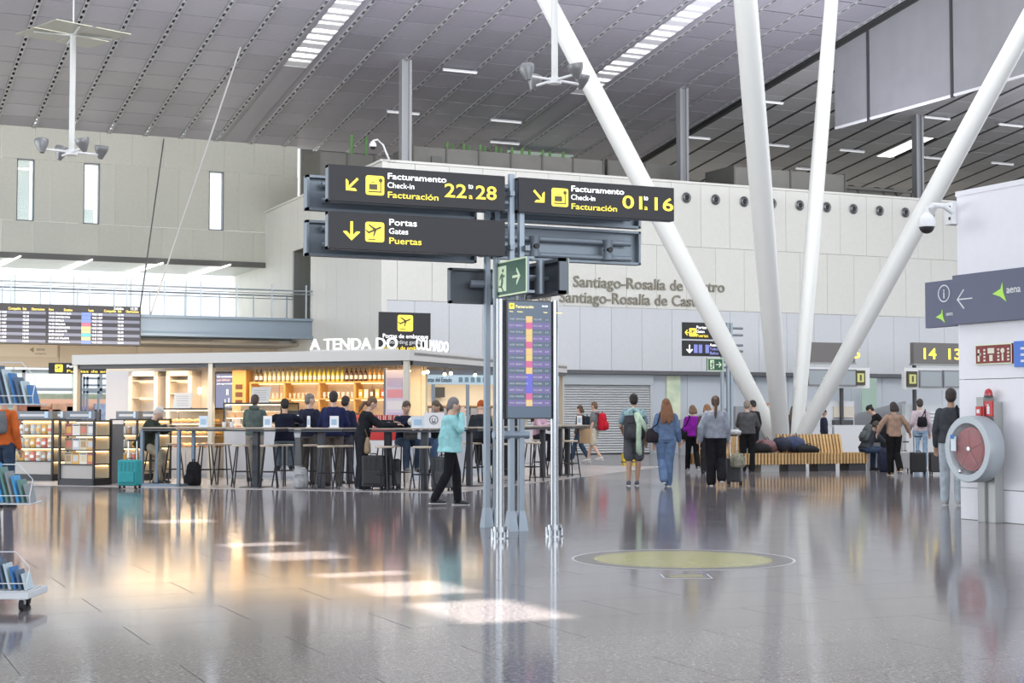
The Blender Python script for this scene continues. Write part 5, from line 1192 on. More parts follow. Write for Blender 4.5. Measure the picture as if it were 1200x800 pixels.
MB().span(0,w,2.2,2.3,0,2.5).build('back_panel', mat((.72,.66,.55),.6), r); MB().span(0,w,.0,2.3,2.46,2.5).build('ceiling_panel', mat((.6,.58,.52),.6), r)
MB().span(.3,w,.2,.8,0,1.0).build('counter_body', mat((.6,.6,.62),.5), r); MB().span(.28,w,.15,.85,1.0,1.04).build('worktop', M['palewood'], r)
MB().span(.0,.55,-.02,.0,1.75,2.2).build('red_panel', M['red'], r); MB().span(.08,.4,-.03,-.02,1.85,2.05).build('white_card', M['white'], r)
for x in (0,.95,2.0): MB().span(x-.04,x+.04,-.1,-.02,0,2.24).build('post', M['bsteel'], r)
MB().span(.5,w,2.0,2.2,1.62,1.66).span(.5,w,2.0,2.2,1.3,1.34).build('shelf', M['wood'], r); MB().span(on_y(540,460,ky).x-xa,on_y(552,460,ky).x-xa,2.0,2.15,1.9,2.2).build('monitor', M['dark'], r)
MB().span(.9,w,1.9,1.95,2.42,2.46).build('led_strip', M['ledw'], r)
for k in range(10): 
    c_ = [(.6,.55,.5),(.3,.3,.35),(.55,.2,.15)][k%3]; MB().span(.6+k*.34,.84+k*.34,2.02,2.1,1.34,1.58).build('magazine', mat(c_,.5), r)
area_light('kiosk_light', (xa+w/2, ky+1.2, 2.42), (w,.8), 60, (1,.88,.7))
# distant blurred shopfront at far left, below the bulkhead
r = thing('far_shop', 'small far shopfront with brown goods and violet poster behind the left racks', 'shop', (px_at(52,30), 52, 0)); 
X_ = lambda px: px_at(52,px)-px_at(52,30)
MB().span(X_(20),X_(150),1,1.1,0,1.9).build('back_panel', mat((.55,.38,.28),.6), r)
for k, (px, c_) in enumerate(((38,(.25,.12,.08)),(48,(.32,.18,.10)),(62,(.5,.2,.15)),(78,(.45,.3,.2)),(95,(.30,.15,.50)),(110,(.15,.15,.2)),(128,(.25,.35,.5)))): MB().span(X_(px)-.35,X_(px)+.35,.7,.95,.3,1.75-.1*(k%3)).build('goods', mat(c_,.6,vary=.3,nscale=6), r)
MB().span(X_(20),X_(150),.0,.5,0,.95).build('counter_body', mat((.3,.3,.32),.5), r)
area_light('shop_light', (px_at(50,80), 51, 3.0), (6,2), 120, (1,.7,.6))
t = thing('exhibit_frame', 'blue-grey open steel display frame behind the canopy left bay', 'frame', (px_at(47,125), 47, 0))
X2 = lambda px: px_at(47,px)-px_at(47,125); Z2 = lambda py: on_y(120,py,47).z
m = MB()
for px in (98,102,115,127): m.span(X2(px)-.03,X2(px)+.03,-.03,.03,0,Z2(441))
m.span(X2(97),X2(146),-.03,.03,Z2(443)-.04,Z2(443)+.02).span(X2(97),X2(146),-.03,.03,Z2(451)-.04,Z2(451)+.02).span(X2(145),X2(146),-.03,.03,Z2(451),Z2(443)).span(X2(97),X2(128),-.03,.03,Z2(459)-.04,Z2(459)+.02)
m.build('tube_frame', M['bsteel'], t)
# ================================================================ PEOPLE
SKIN = {'light': mat((.62,.40,.30), .55), 'tan': mat((.50,.31,.21), .55), 'grey': mat((.58,.40,.32), .55)}
def heading(h): return math.radians(155.5 - h)
def pose_pts(H, seat=None, lean=0, **ov):
    k = H/1.72
    P_ = dict(pel=(0,0,.94), ch=(0,.0,1.24), nk=(0,.015,1.44), hd=(0,-.015,1.60), hpl=(.09,0,.92), hpr=(-.09,0,.92),
        knl=(.10,-.015,.50), knr=(-.10,-.015,.50), anl=(.10,.02,.09), anr=(-.10,.02,.09), shl=(.158,.01,1.365), shr=(-.158,.01,1.365),
        ell=(.215,.03,1.11), elr=(-.215,.03,1.11), wrl=(.225,-.06,.87), wrr=(-.225,-.06,.87))
    up = ('ch','nk','hd','shl','shr','ell','elr','wrl','wrr')
    P_ = {a: Vector(b) for a, b in P_.items()}
    if seat is not None:
        d = seat/k+.09-.94
        for n in ('pel','hpl','hpr')+up: P_[n].z += d
        f = ov.pop('foot', None) or (.30 if seat > .6 else .0); zk = seat/k+.06
        kz = f/k + .50 if seat > .6 else zk
        for s, n in ((1,'l'),(-1,'r')): P_['kn'+n] = Vector((s*.13,-.40,min(zk, kz+.05))); P_['an'+n] = Vector((s*.12,-.36,f/k+.09))
    if lean:
        R_ = Matrix.Rotation(math.radians(lean), 3, 'X')
        for n in up: P_[n] = P_['pel'] + R_ @ (P_[n]-P_['pel'])
        P_['hd'] += Vector((0,-.02,0))
    for n, v in ov.items(): P_[n] = Vector(v)
    return {a: b*k for a, b in P_.items()}, k
def add_hand(mb, w, e, k, curl=.4):
    d = (w-e).normalized(); side = Vector((0,0,1)).cross(d); side = side.normalized() if side.length > .2 else Vector((0,1,0)); nrm = d.cross(side)
    mb.chain([w-d*.02*k, w+d*.04*k, w+d*.09*k], [(.024*k,.020*k),(.040*k,.018*k),(.038*k,.014*k)], 8, side=side)
    for i, (o, l) in enumerate(((-.028,.065),(-.010,.078),(.009,.073),(.027,.058))):
        b = w+d*.085*k+side*o*k; m1 = b+(d*.6*l-nrm*curl*.3*l)*k; m2 = m1+(d*.4*l-nrm*curl*l)*k
        mb.chain([b, m1, m2], [.0095*k,.009*k,.0075*k], 6)
    b = w+d*.03*k-side*.035*k; mb.chain([b, b+(d*.03-side*.022)*k, b+(d*.06-side*.026)*k], [.012*k,.010*k,.008*k], 6)
def torso(mb, P_, k, g, z0=0, z1=1, belly=0, wide=1.0):
    pel, ch, nk = P_['pel'], P_['ch'], P_['nk']; side = (P_['shl']-P_['shr']).normalized()
    a = pel + (pel-ch)*.25; pts = [a, pel, pel.lerp(ch,.45), ch, ch.lerp(nk,.55), ch.lerp(nk,.86), nk]
    rr = [(.145,.105),(.155,.115),(.135+belly*.4,.10+belly),(.155,.112),(.145,.10),(.085,.07),(.052,.052)]
    n = len(pts); i0 = int(z0*n); i1 = max(i0+2, int(round(z1*n)))
    mb.chain(pts[i0:i1], [((x+g)*k*wide, (y+g)*k*wide) for x, y in rr[i0:i1]], 18, side=side)
def limb(mb, pts, rad, k): 
    mb.chain(pts, [r*k for r in rad], 12)
    for p, r in zip(pts, rad): mb.ball(p, r*k*.99, 10, 6)
def person(label, loc, H, head, top, bottom, shoes=(.03,.03,.035), skin='light', hair=(.08,.05,.03), hairstyle='short', pose=None, hem=0.0, shorts=False, sleeve=True, face=False,
           hood=None, wide=1.0, belly=0, tag_name='person', loose=0.0, lookat=0, near_=False, lower=True, coat=0, bag=None, skirtlen=None):
    pose = pose or {}; P_, k = pose_pts(H, **pose)
    r = thing('person', label, 'person', loc, heading(head))
    vx = .0115 if near_ else .015
    hd, nk, ch = P_['hd'], P_['nk'], P_['ch']; hrot = Matrix.Rotation(math.radians(lookat), 3, 'Z'); fwd = (hrot @ Vector((0,-1,0)))
    up = (hd-nk).normalized(); q = Vector((0,0,1)).rotation_difference(up).to_matrix() @ hrot
    hp_ = lambda x, y, z: hd + q @ (Vector((x,y,z))*k)
    # one continuous body
    b = MB(); torso(b, P_, k, -.012)
    limb(b, [P_['nk']-(P_['nk']-ch)*.2, nk.lerp(hd,.65)], [.055,.05], k)
    b.ball(hd, (.074*k,.092*k,.108*k), 20, 14, rot=q); b.ball(hp_(0,-.028,-.06), (.050*k,.056*k,.052*k), 14, 10, rot=q)
    b.chain([hp_(0,-.085,.015), hp_(0,-.108,-.018), hp_(0,-.09,-.03)], [.008*k,.015*k,.010*k], 8)
    for s in (-1,1): b.ball(hp_(s*.075,.0,-.01), (.012*k,.022*k,.032*k), 8, 6, rot=q)
    for s in 'lr':
        limb(b, [P_['sh'+s], P_['el'+s]], [.050,.038], k); limb(b, [P_['el'+s], P_['el'+s].lerp(P_['wr'+s],.35), P_['wr'+s]], [.038,.038,.025], k)
        limb(b, [ch.lerp(nk,.62), P_['sh'+s]], [.045,.046], k)
        add_hand(b, P_['wr'+s], P_['el'+s], k)
        limb(b, [P_['hp'+s], P_['kn'+s]], [.082,.052], k); limb(b, [P_['kn'+s], P_['kn'+s].lerp(P_['an'+s],.3), P_['an'+s]], [.050,.054,.034], k)
        a = P_['an'+s]; b.chain([a+Vector((0,.03,-.03))*k, a+Vector((0,-.12,-.05))*k], [.032*k,.028*k], 8)
    b.build('body', SKIN[skin], r, smooth=True, remesh=vx if not near_ else .010, smooth_it=2)
    # trousers or shorts
    bt = MB(); g = .016+loose; torso(bt, P_, k, .012, 0, .34)
    for s in 'lr':
        hpv, kn, an = P_['hp'+s], P_['kn'+s], P_['an'+s]
        if shorts: e = hpv.lerp(kn,.88); limb(bt, [hpv, e], [.088+g,.080+g+.012], k)
        else:
            limb(bt, [hpv, kn], [.086+g,.058+g*1.1], k); limb(bt, [kn, kn.lerp(an,.3), an+Vector((0,0,-.01))], [.058+g,.060+g,.042+g*1.5], k)
    bt.build('shorts' if shorts else 'trousers', cloth(bottom), r, smooth=True, remesh=vx, smooth_it=3)
    # jacket / shirt
    tp = MB(); g = .018+loose*.6; a = P_['pel']+(P_['pel']-ch)*(.10+hem); side = (P_['shl']-P_['shr']).normalized()
    pel = P_['pel']; pts = [a, pel, pel.lerp(ch,.45), ch, ch.lerp(nk,.55), ch.lerp(nk,.86), nk-(nk-ch)*.02]
    rr = [(.158+coat,.125+coat),(.158+coat*.6,.122+coat*.5),(.145+belly*.4,.115+belly),(.156,.118),(.146,.104),(.088,.080),(.060,.062)]
    tp.chain(pts, [((x+g)*k*wide,(y+g)*k*wide) for x, y in rr], 20, side=side)
    for s in 'lr':
        limb(tp, [ch.lerp(nk,.62), P_['sh'+s]], [.046+g*.6,.050+g*.6], k)
        if sleeve: limb(tp, [P_['sh'+s], P_['el'+s]], [.054+g*.7,.044+g], k); limb(tp, [P_['el'+s], P_['wr'+s].lerp(P_['el'+s],.06)], [.046+g,.034+g*.8], k)
        else: limb(tp, [P_['sh'+s], P_['sh'+s].lerp(P_['el'+s],.7)], [.060+g*.8,.052+g], k)
    tp.build('top', cloth(top), r, smooth=True, remesh=vx, smooth_it=3)
    if hood:
        m = MB(); c_ = nk+Vector((0,.055,.01))*k; m.ball(c_, (.105*k,.065*k,.06*k), 14, 8); m.build('hood', cloth(hood), r, smooth=True)
    # shoes
    if lower:
        for s in 'lr':
            a = P_['an'+s]; kn = P_['kn'+s]; lift = a.z/k-.09
            dn = Vector((0,0,-1)); 
            tilt = pose.get('_tilt'+s, 0); m = MB(); R_ = Matrix.Rotation(math.radians(tilt), 3, 'X')
            pts_ = [Vector((0,.065,-.045)), Vector((0,.02,-.035)), Vector((0,-.07,-.048)), Vector((0,-.15,-.062)), Vector((0,-.185,-.068))]
            m.chain([a+(R_ @ p)*k for p in pts_], [(.034*k,.038*k),(.042*k,.052*k),(.046*k,.036*k),(.044*k,.026*k),(.026*k,.016*k)], 12, side=(1,0,0))
            sh_ = m.build('shoe', mat(shoes,.6), r, smooth=True)
            m2_ = MB(); m2_.chain([a+(R_ @ Vector((0,.09,-.082)))*k, a+(R_ @ Vector((0,-.04,-.084)))*k, a+(R_ @ Vector((0,-.19,-.084)))*k], [(.036*k,.011*k),(.044*k,.011*k),(.036*k,.011*k)], 10, side=(1,0,0)); m2_.build('sole', mat((.65,.65,.65) if sum(shoes) > .5 or near_ else (.05,.05,.05),.7), sh_)
    # hair
    hm = mat(hair, .75, vary=.35, nscale=60, bump=.4, bscale=90)
    if hairstyle != 'none':
        h = MB()
        if hairstyle == 'beanie':
            h.ball(hp_(0,.008,.032), (.090*k,.104*k,.100*k), 18, 12, rot=q); o = h.build('beanie', cloth(hair), r, smooth=True)
        elif hairstyle == 'cap':
            h.ball(hp_(0,.008,.03), (.086*k,.102*k,.090*k), 18, 12, rot=q); h.chain([hp_(0,-.07,.05), hp_(0,-.17,.035)], [(.062*k,.010*k),(.05*k,.008*k)], 10, side=q @ Vector((1,0,0))); h.build('cap', mat(hair,.8), r, smooth=True)
            MB().ball(hp_(0,.035,-.01), (.078*k,.075*k,.075*k), 14, 8, rot=q).build('hair', mat((.06,.045,.035),.8), r, smooth=True)
        else:
            h.ball(hp_(0,.014,.028), (.083*k,.096*k,.097*k), 18, 12, rot=q); h.ball(hp_(0,.038,-.02), (.078*k,.068*k,.082*k), 16, 10, rot=q)
            if hairstyle == 'long':
                for i, x in enumerate((-.07,-.045,-.02,.01,.035,.065)): h.chain([hp_(x*.8,.05,.02), hp_(x*1.1,.085,-.10), hp_(x*1.45,.115,-.24), hp_(x*1.35+.01*(i%2),.135,-.36-.03*(i%3))], [.036*k,.042*k,.04*k,.016*k], 8)
            if hairstyle == 'bob':
                for x in (-.07,-.035,0,.035,.07): h.chain([hp_(x*.9,.045,.02), hp_(x*1.15,.07,-.08), hp_(x*1.1,.07,-.13)], [.036*k,.036*k,.018*k], 8)
            if hairstyle == 'ponytail': h.chain([hp_(0,.085,.05), hp_(.005,.125,.02), hp_(.0,.14,-.12), hp_(.01,.15,-.28), hp_(.01,.15,-.36)], [.024*k,.032*k,.030*k,.024*k,.010*k], 10)
            if hairstyle == 'lowpony': h.chain([hp_(0,.085,-.02), hp_(0,.13,-.06), hp_(.01,.14,-.18), hp_(.0,.13,-.27)], [.024*k,.036*k,.036*k,.012*k], 10)
            if hairstyle == 'bun': h.ball(hp_(0,.10,.05), (.045*k,.042*k,.042*k), 12, 8)
            h.build('hair', hm, r, smooth=True, remesh=.011, smooth_it=2)
    if face:
        wh = mat((.75,.72,.70),.3); dk = mat((.03,.02,.015),.4)
        for s in (-1,1):
            e = MB().ball(hp_(s*.030,-.080,.005), (.0125*k,.010*k,.008*k), 10, 6, rot=q).build('eye', wh, r, smooth=True); MB().ball(hp_(s*.030,-.088,.005), (.006*k,.005*k,.006*k), 8, 6, rot=q).build('pupil', dk, e, smooth=True)
            MB().chain([hp_(s*.016,-.092,.026), hp_(s*.032,-.090,.031), hp_(s*.046,-.080,.025)], [.004*k]*3, 6).build('eyebrow', hm, r)
        MB().chain([hp_(-.024,-.080,-.062), hp_(0,-.088,-.060), hp_(.024,-.080,-.062)], [(.006*k,.006*k)]*3, 6).build('lips', mat((.45,.18,.15),.5), r, smooth=True)
    r['_k'] = k
    return r, P_, k
WALK_L = dict(knl=(.09,-.14,.52), anl=(.09,-.24,.10), knr=(-.09,-.02,.51), anr=(-.09,.22,.16))
WALK_R = dict(knr=(-.09,-.14,.52), anr=(-.09,-.24,.10), knl=(.09,-.02,.51), anl=(.09,.22,.16))
def g(px, py): p = on_z(px, py); return (p.x, p.y, .0)
def gs(px, py): p = on_z(px, py); return (p.x, p.y, .007)
def ps(s, t, z=.007): return tuple(sp3(s,t,z))
# --- luggage and bags
def backpack(label, col, loc, rz, w=.30, h=.45, d=.18, lean=0, strap=True):
    r = thing('backpack', label, 'backpack', loc, rz); r.rotation_euler = (math.radians(lean), 0, rz); m = cloth(col); dkc = cloth(tuple(c*.5 for c in col))
    MB().chain([(0,0,.0),(0,0,.05),(0,0,h*.5),(0,0,h*.85),(0,0,h)], [(w*.42,d*.40),(w*.5,d*.5),(w*.5,d*.5),(w*.44,d*.44),(w*.28,d*.25)], 20).build('main_body', m, r, smooth=True)
    MB().chain([(0,-d*.45,h*.08),(0,-d*.5,h*.12),(0,-d*.5,h*.42),(0,-d*.42,h*.50)], [(w*.30,d*.2),(w*.36,d*.28),(w*.34,d*.26),(w*.26,d*.1)], 16).build('front_pocket', m, r, smooth=True)
    MB().chain([(-w*.3,-d*.48,h*.62),(0,-d*.55,h*.66),(w*.3,-d*.48,h*.62)], [.006]*3, 6).build('zip', dkc, r)
    MB().chain([(-.035,0,h-.01),(-.03,0,h+.045),(.03,0,h+.045),(.035,0,h-.01)], [.009]*4, 8).build('handle', dkc, r, smooth=True)
    if strap:
        for s in (-1,1): MB().chain([(s*w*.22,d*.3,h*.92),(s*w*.34,d*.75,h*1.02),(s*w*.36,d*1.35,h*.85),(s*w*.38,d*1.25,h*.45),(s*w*.42,d*.5,h*.15)], [(.022,.008)]*5, 8, side=(1,0,0)).build('strap', dkc, r, smooth=True)
    return r
def suitcase(label, col, loc, rz, w=.38, h=.55, d=.24, handle=.45, metal=0, rough=.5):
    r = thing('suitcase', label, 'suitcase', loc, rz); m = mat(col, rough, metal, vary=.12)
    MB().span(-w/2,w/2,-d/2,d/2,.06,.06+h).build('shell', m, r, bevel=.03)
    MB().span(-w*.4,w*.4,-d/2-.03,-d/2+.01,.12,.06+h*.55).build('front_pocket', m, r, bevel=.015)
    for x in (-w*.3,-w*.1,w*.1,w*.3): MB().span(x-.008,x+.008,-d/2-.008,d/2+.008,.10,.02+h).build('rib', mat(tuple(c*.75 for c in col),.5), r)
    for x in (-w*.4,w*.4):
        for y in (-d*.35,d*.35): MB().cyl((x-.012,y,.03),(x+.012,y,.03),.028,n=12).span(x-.012,x+.012,y-.012,y+.012,.03,.07).build('wheel', M['rubber'], r)
    if handle:
        for x in (-w*.22,w*.22): MB().cyl((x,d*.4,h),(x,d*.4,h+handle),.008,n=8).build('handle_tube', mat((.75,.75,.75),.3,.8), r)
        MB().cyl((-w*.26,d*.4,h+handle),(w*.26,d*.4,h+handle),.016,n=8).build('grip', M['black'], r)
    MB().chain([(-.06,0,h+.06),(-.05,0,h+.09),(.05,0,h+.09),(.06,0,h+.06)],[.01]*4,8).build('top_handle', M['black'], r)
    return r
def on_person(pr, P_, k, x, y, z):
    """world point of a local offset from the person's root"""
    M4 = Matrix.Translation(pr.location) @ pr.rotation_euler.to_matrix().to_4x4(); return M4 @ (Vector((x,y,z))*k)
def worn_pack(pr, P_, k, label, col, w=.32, h=.46, d=.18, z=.91, y=.235):
    p = on_person(pr, P_, k, 0, y, z); return backpack(label, col, p, pr.rotation_euler.z+PI, w, h, d)
def shoulder_bag(pr, P_, k, label, col, x, y, z, w=.30, h=.26, d=.10, sh=(-.13,0,1.46), long=True, sub=0):
    p = on_person(pr, P_, k, x, y, z); r = thing('shoulder_bag', label, 'bag', p, pr.rotation_euler.z+sub); m = cloth(col)
    MB().chain([(0,0,0),(0,0,.04),(0,0,h*.6),(0,0,h)], [(w*.38,d*.4),(w*.5,d*.6),(w*.48,d*.5),(w*.36,d*.2)], 16).build('bag_body', m, r, smooth=True)
    Rm = Matrix.Rotation(-sub, 3, 'Z'); t = Rm @ ((Vector(sh)-Vector((x,y,z)))*k)
    MB().chain([(-w*.3,0,h*.9), t*.6+Vector((-.03,0,0)), t, t+Rm @ Vector((.0,.10,-.03)), t*.6+Vector((.04,.08,0)), (w*.3,0,h*.9)], [(.013,.006)]*6, 8).build('strap', cloth(tuple(c*.6 for c in col)), r, smooth=True)
    return r
# --- 1 orange jacket, left edge
pr, P_, k = person('man in orange jacket and dark jeans at the left edge, behind the leaflet rack', g(3,594), 1.76, 15, (.62,.14,.035), (.04,.06,.10), skin='tan', hair=(.35,.33,.31), pose=dict(wrl=(.26,-.04,.86)), face=False, belly=.01)
shoulder_bag(pr, P_, k, 'grey rucksack strap bag on the man in orange', (.16,.17,.18), -.05, .20, 1.08, w=.28, h=.34, sh=(.12,0,1.45))
# --- 2 old man
pr, P_, k = person('old man in dark green coat and beige trousers, bent over the long table end', ps(s_at(187,-2.35)-.26,-2.45), 1.74, 96, (.035,.045,.035), (.42,.37,.28), skin='grey', hair=(.62,.60,.58), wide=1.15, pose=dict(seat=.72, lean=22, foot=.06, knl=(.13,-.36,.58), knr=(-.13,-.36,.58), anl=(.13,-.30,.10), anr=(-.13,-.28,.10), wrl=(.16,-.56,1.12), ell=(.22,-.30,1.02), wrr=(-.20,-.50,1.14), elr=(-.26,-.24,1.05)), face=True, coat=.05, hem=.25, lookat=0, near_=True)
put_stool(sp3(s_at(187,-2.35)-.12,-2.35,.007), 'stool under the old man in the dark green coat', .3).scale = (1,1,.86)
suitcase('teal fabric suitcase with raised handle beside the old man', (.03,.30,.33), gs(152,573), SR+.1, .40, .48, .24, .42, rough=.8)
# --- 4.. people at the bar
person('man in grey-green hooded jacket standing at the display case, seen from behind', ps(s_at(299,-.6),-.6), 1.80, 6, (.10,.135,.125), (.30,.28,.25), hair=(.07,.05,.04), pose=dict(wrl=(.10,-.32,1.08), ell=(.22,-.10,1.12), wrr=(-.10,-.32,1.08), elr=(-.22,-.10,1.12)), hood=(.09,.12,.11), wide=1.08)
person('man in dark navy sweater seated on a stool at the long table, back turned', ps(s_at(334,-2.2),-2.2), 1.78, -8, (.012,.015,.03), (.16,.20,.24), hair=(.012,.010,.010), skin='tan', pose=dict(seat=.80, lean=6, foot=.30, wrl=(.20,-.40,1.28), ell=(.30,-.12,1.22), wrr=(-.22,-.38,1.28), elr=(-.30,-.12,1.22)), wide=1.08)
backpack('light grey backpack on the floor under the seated man in navy', (.40,.41,.42), ps(s_at(353,-3.0),-3.0), SR+.2, .30, .40, .2, strap=False)
backpack('black backpack on the floor under the long table', (.02,.02,.024), ps(s_at(228,-2.6),-2.6), SR-.2, .34, .46, .24, strap=False)
person('grey haired man in dark navy jacket standing at the counter, head turned right', ps(s_at(363,-1.5),-1.5), 1.80, 25, (.025,.03,.055), (.12,.11,.10), hair=(.20,.18,.16), pose=dict(wrl=(.12,-.34,1.12), ell=(.24,-.12,1.1)), lookat=-45)
person('tall man in navy blue sweater and grey-brown trousers seen from behind', ps(s_at(391,-2.0),-2.0), 1.84, 4, (.022,.028,.085), (.13,.11,.10), hair=(.03,.022,.02), pose=dict(wrl=(.12,-.28,1.10), ell=(.25,-.06,1.10), wrr=(-.12,-.28,1.10), elr=(-.25,-.06,1.10)), wide=1.15)
person('dark haired man in dark blue jacket partly hidden behind the navy sweater', ps(s_at(405,-1.0),-1.0), 1.76, 20, (.02,.025,.06), (.08,.08,.09), hair=(.03,.022,.02), pose=dict(wrl=(.12,-.34,1.12), ell=(.24,-.12,1.1)))
pr, P_, k = person('woman in dark outfit with low hair bunch, standing and reaching over the bar table', ps(s_at(424,-3.05),-3.05), 1.74, 72, (.018,.02,.025), (.022,.024,.03), shoes=(.05,.07,.12), hair=(.17,.10,.06), hairstyle='lowpony', pose=dict(lean=14, wrl=(.18,-.62,1.22), ell=(.22,-.34,1.20), wrr=(-.16,-.60,1.18), elr=(-.22,-.32,1.16)), face=True, near_=True, loose=.01)
shoulder_bag(pr, P_, k, 'tan crossbody bag hanging from the leaning woman', (.32,.24,.15), -.22, -.06, .66, w=.26, h=.30, sh=(-.05,.0,1.42))
suitcase('black upright suitcase beside the leaning woman', (.018,.018,.02), ps(s_at(438,-3.15),-3.15), SR+.3, .40, .58, .26, 0)
suitcase('smaller black cabin case under the bar table next to the black suitcase', (.03,.032,.04), ps(s_at(457,-2.5),-2.5), SR-.2, .36, .50, .22, 0)
pr, P_, k = person('seated traveller in dark waistcoat and jeans with a grey handbag on the lap', ps(s_at(473,-2.2)-.02,-2.15), 1.68, 150, (.02,.025,.05), (.09,.13,.20), shoes=(.45,.42,.40), skin='tan', hair=(.10,.07,.05), pose=dict(seat=.80, lean=8, foot=.32, wrl=(.10,-.36,1.27), ell=(.22,-.16,1.16), wrr=(-.08,-.36,1.27), elr=(-.22,-.16,1.16)), face=True)
p = on_person(pr, P_, k, 0, -.30, .93); r = thing('handbag', 'grey handbag on the lap of the seated traveller in dark waistcoat', 'bag', p, pr.rotation_euler.z); MB().chain([(0,0,0),(0,0,.04),(0,0,.14),(0,0,.18)],[(.14,.03),(.15,.05),(.15,.045),(.11,.02)],16).build('bag_body', cloth((.25,.24,.23)), r, smooth=True); MB().chain([(-.1,0,.16),(-.05,0,.24),(.05,0,.24),(.1,0,.16)],[.008]*4,6).build('handle', M['dark'], r); MB().span(-.13,.13,-.05,-.045,.10,.12).build('zip', M['dark'], r)
p = on_person(pr, P_, k, .0, -.46, 1.28); r = thing('paper_napkin', 'crumpled white wrapping paper in front of the traveller in the waistcoat', 'paper', p, 0); MB().ball((0,0,0),(.13,.10,.10),9,6).build('crumpled_sheet', mat((.75,.73,.70),.8,bump=.6,bscale=20), r)
person('seated traveller in dark blouse and blue jeans behind the white paper bag', ps(s_at(514,-2.15),-2.1), 1.70, -150, (.03,.03,.035), (.10,.16,.28), skin='tan', hair=(.12,.09,.06), hairstyle='bob', pose=dict(seat=.80, lean=8, foot=.32, wrl=(.08,-.38,1.22), ell=(.22,-.16,1.10), wrr=(-.10,-.38,1.22), elr=(-.22,-.16,1.10)), face=True)
suitcase('dark grey suitcase behind the walker in turquoise', (.045,.05,.055), ps(s_at(519,-2.9),-2.9), SR, .38, .56, .24, 0)
# --- turquoise walker
pr, P_, k = person('grey haired woman in turquoise jacket and black leggings walking with a hand at her face', g(527,592), 1.66, 78, (.33,.66,.68), (.014,.014,.018), shoes=(.02,.02,.024), skin='light', hair=(.22,.21,.21), pose=dict(lean=2, knl=(.07,-.12,.52), anl=(.06,-.14,.09), knr=(-.07,.04,.52), anr=(-.07,.26,.12), wrl=(.07,-.16,1.47), ell=(.21,-.16,1.22), wrr=(-.14,-.17,1.45), elr=(-.26,-.13,1.20)), face=True, near_=True, belly=.04, coat=.04, hem=.22, lookat=6, wide=1.12)
p = on_person(pr, P_, k, .09, -.10, 1.52); r = thing('mobile_phone', 'dark mobile phone held at the ear of the woman in turquoise', 'phone', p, pr.rotation_euler.z); MB().span(-.006,.006,-.035,.035,0,.14).build('phone_body', M['black'], r, bevel=.003); MB().span(.006,.008,-.03,.03,.01,.13).build('phone_glass', M['dark'], r)
# --- behind the totem
person('traveller in orange beanie and dark jacket, back turned, at the side bar tables', ps(1.3,t_at(563,1.3)), 1.74, 10, (.03,.035,.045), (.03,.03,.035), hair=(.42,.10,.03), hairstyle='beanie', pose=dict(seat=.80, lean=6, foot=.32), wide=1.05)
person('traveller in pale pink sweater and dark trousers seated behind the flight screen', ps(1.2,t_at(631,1.2)), 1.66, 120, (.62,.42,.52), (.03,.03,.04), hair=(.15,.09,.05), hairstyle='long', pose=dict(seat=.80, lean=6, foot=.32, wrl=(.08,-.38,1.22), ell=(.22,-.16,1.10), wrr=(-.10,-.38,1.22), elr=(-.22,-.16,1.10)))
person('person in black standing far behind the steel sign posts', ps(.8,t_at(598,.8)), 1.70, 40, (.03,.03,.035), (.03,.03,.035), hair=(.05,.04,.03))
# --- couple with red backpack
pr, P_, k = person('brown haired woman in dark top and jeans walking left with a dark backpack', g(680,541), 1.66, -62, (.10,.08,.07), (.05,.08,.13), shoes=(.5,.5,.5), hair=(.10,.06,.04), hairstyle='bob', pose=dict(**WALK_L))
worn_pack(pr, P_, k, 'dark blue backpack on the walking brown haired woman', (.03,.035,.05))
pr, P_, k = person('man in grey shirt and cream shorts walking left behind the brown haired woman', g(697,542), 1.76, -65, (.20,.22,.23), (.62,.58,.48), shoes=(.55,.55,.57), hair=(.20,.12,.08), shorts=True, sleeve=False, pose=dict(**WALK_R))
worn_pack(pr, P_, k, 'bright red backpack on the man in cream shorts', (.60,.02,.04), w=.34, h=.50, d=.24)
# --- man in shorts
pr, P_, k = person('dark haired man in blue-grey shirt and grey shorts walking away', g(743,569), 1.80, 2, (.22,.32,.38), (.12,.125,.14), shoes=(.10,.11,.13), skin='tan', hair=(.02,.015,.015), shorts=True, sleeve=False, near_=True, pose=dict(knl=(.09,-.02,.50), anl=(.10,.03,.09), knr=(-.09,-.05,.50), anr=(-.06,-.06,.09), wrl=(.20,-.22,1.02), ell=(.25,.02,1.12)))
worn_pack(pr, P_, k, 'dark grey backpack on the man in grey shorts', (.07,.07,.08), w=.42, h=.52, d=.22, z=.86)
p = on_person(pr, P_, k, 0, 0, 0)
r = thing('sweater', 'pale aqua and mint sweater draped over the back of the man in grey shorts', 'sweater', p, pr.rotation_euler.z)
MB().chain([Vector(v)*k for v in ((.16,.20,1.34),(.02,.33,1.40),(-.14,.30,1.36),(-.20,.18,1.30))], [.05,.085,.08,.04], 12).build('rolled_body', cloth((.45,.68,.70)), r, smooth=True)
MB().chain([Vector(v)*k for v in ((-.02,.34,1.36),(-.08,.40,1.15),(-.07,.40,.90),(-.08,.36,.66),(-.10,.34,.58))], [.05,.055,.05,.06,.03], 10).build('sleeve', cloth((.52,.66,.50)), r, smooth=True)
MB().chain([Vector(v)*k for v in ((-.05,.34,1.36),(-.16,.40,1.15),(-.24,.34,.98))], [.04,.05,.03], 10).build('sleeve', cloth((.52,.66,.50)), r, smooth=True)
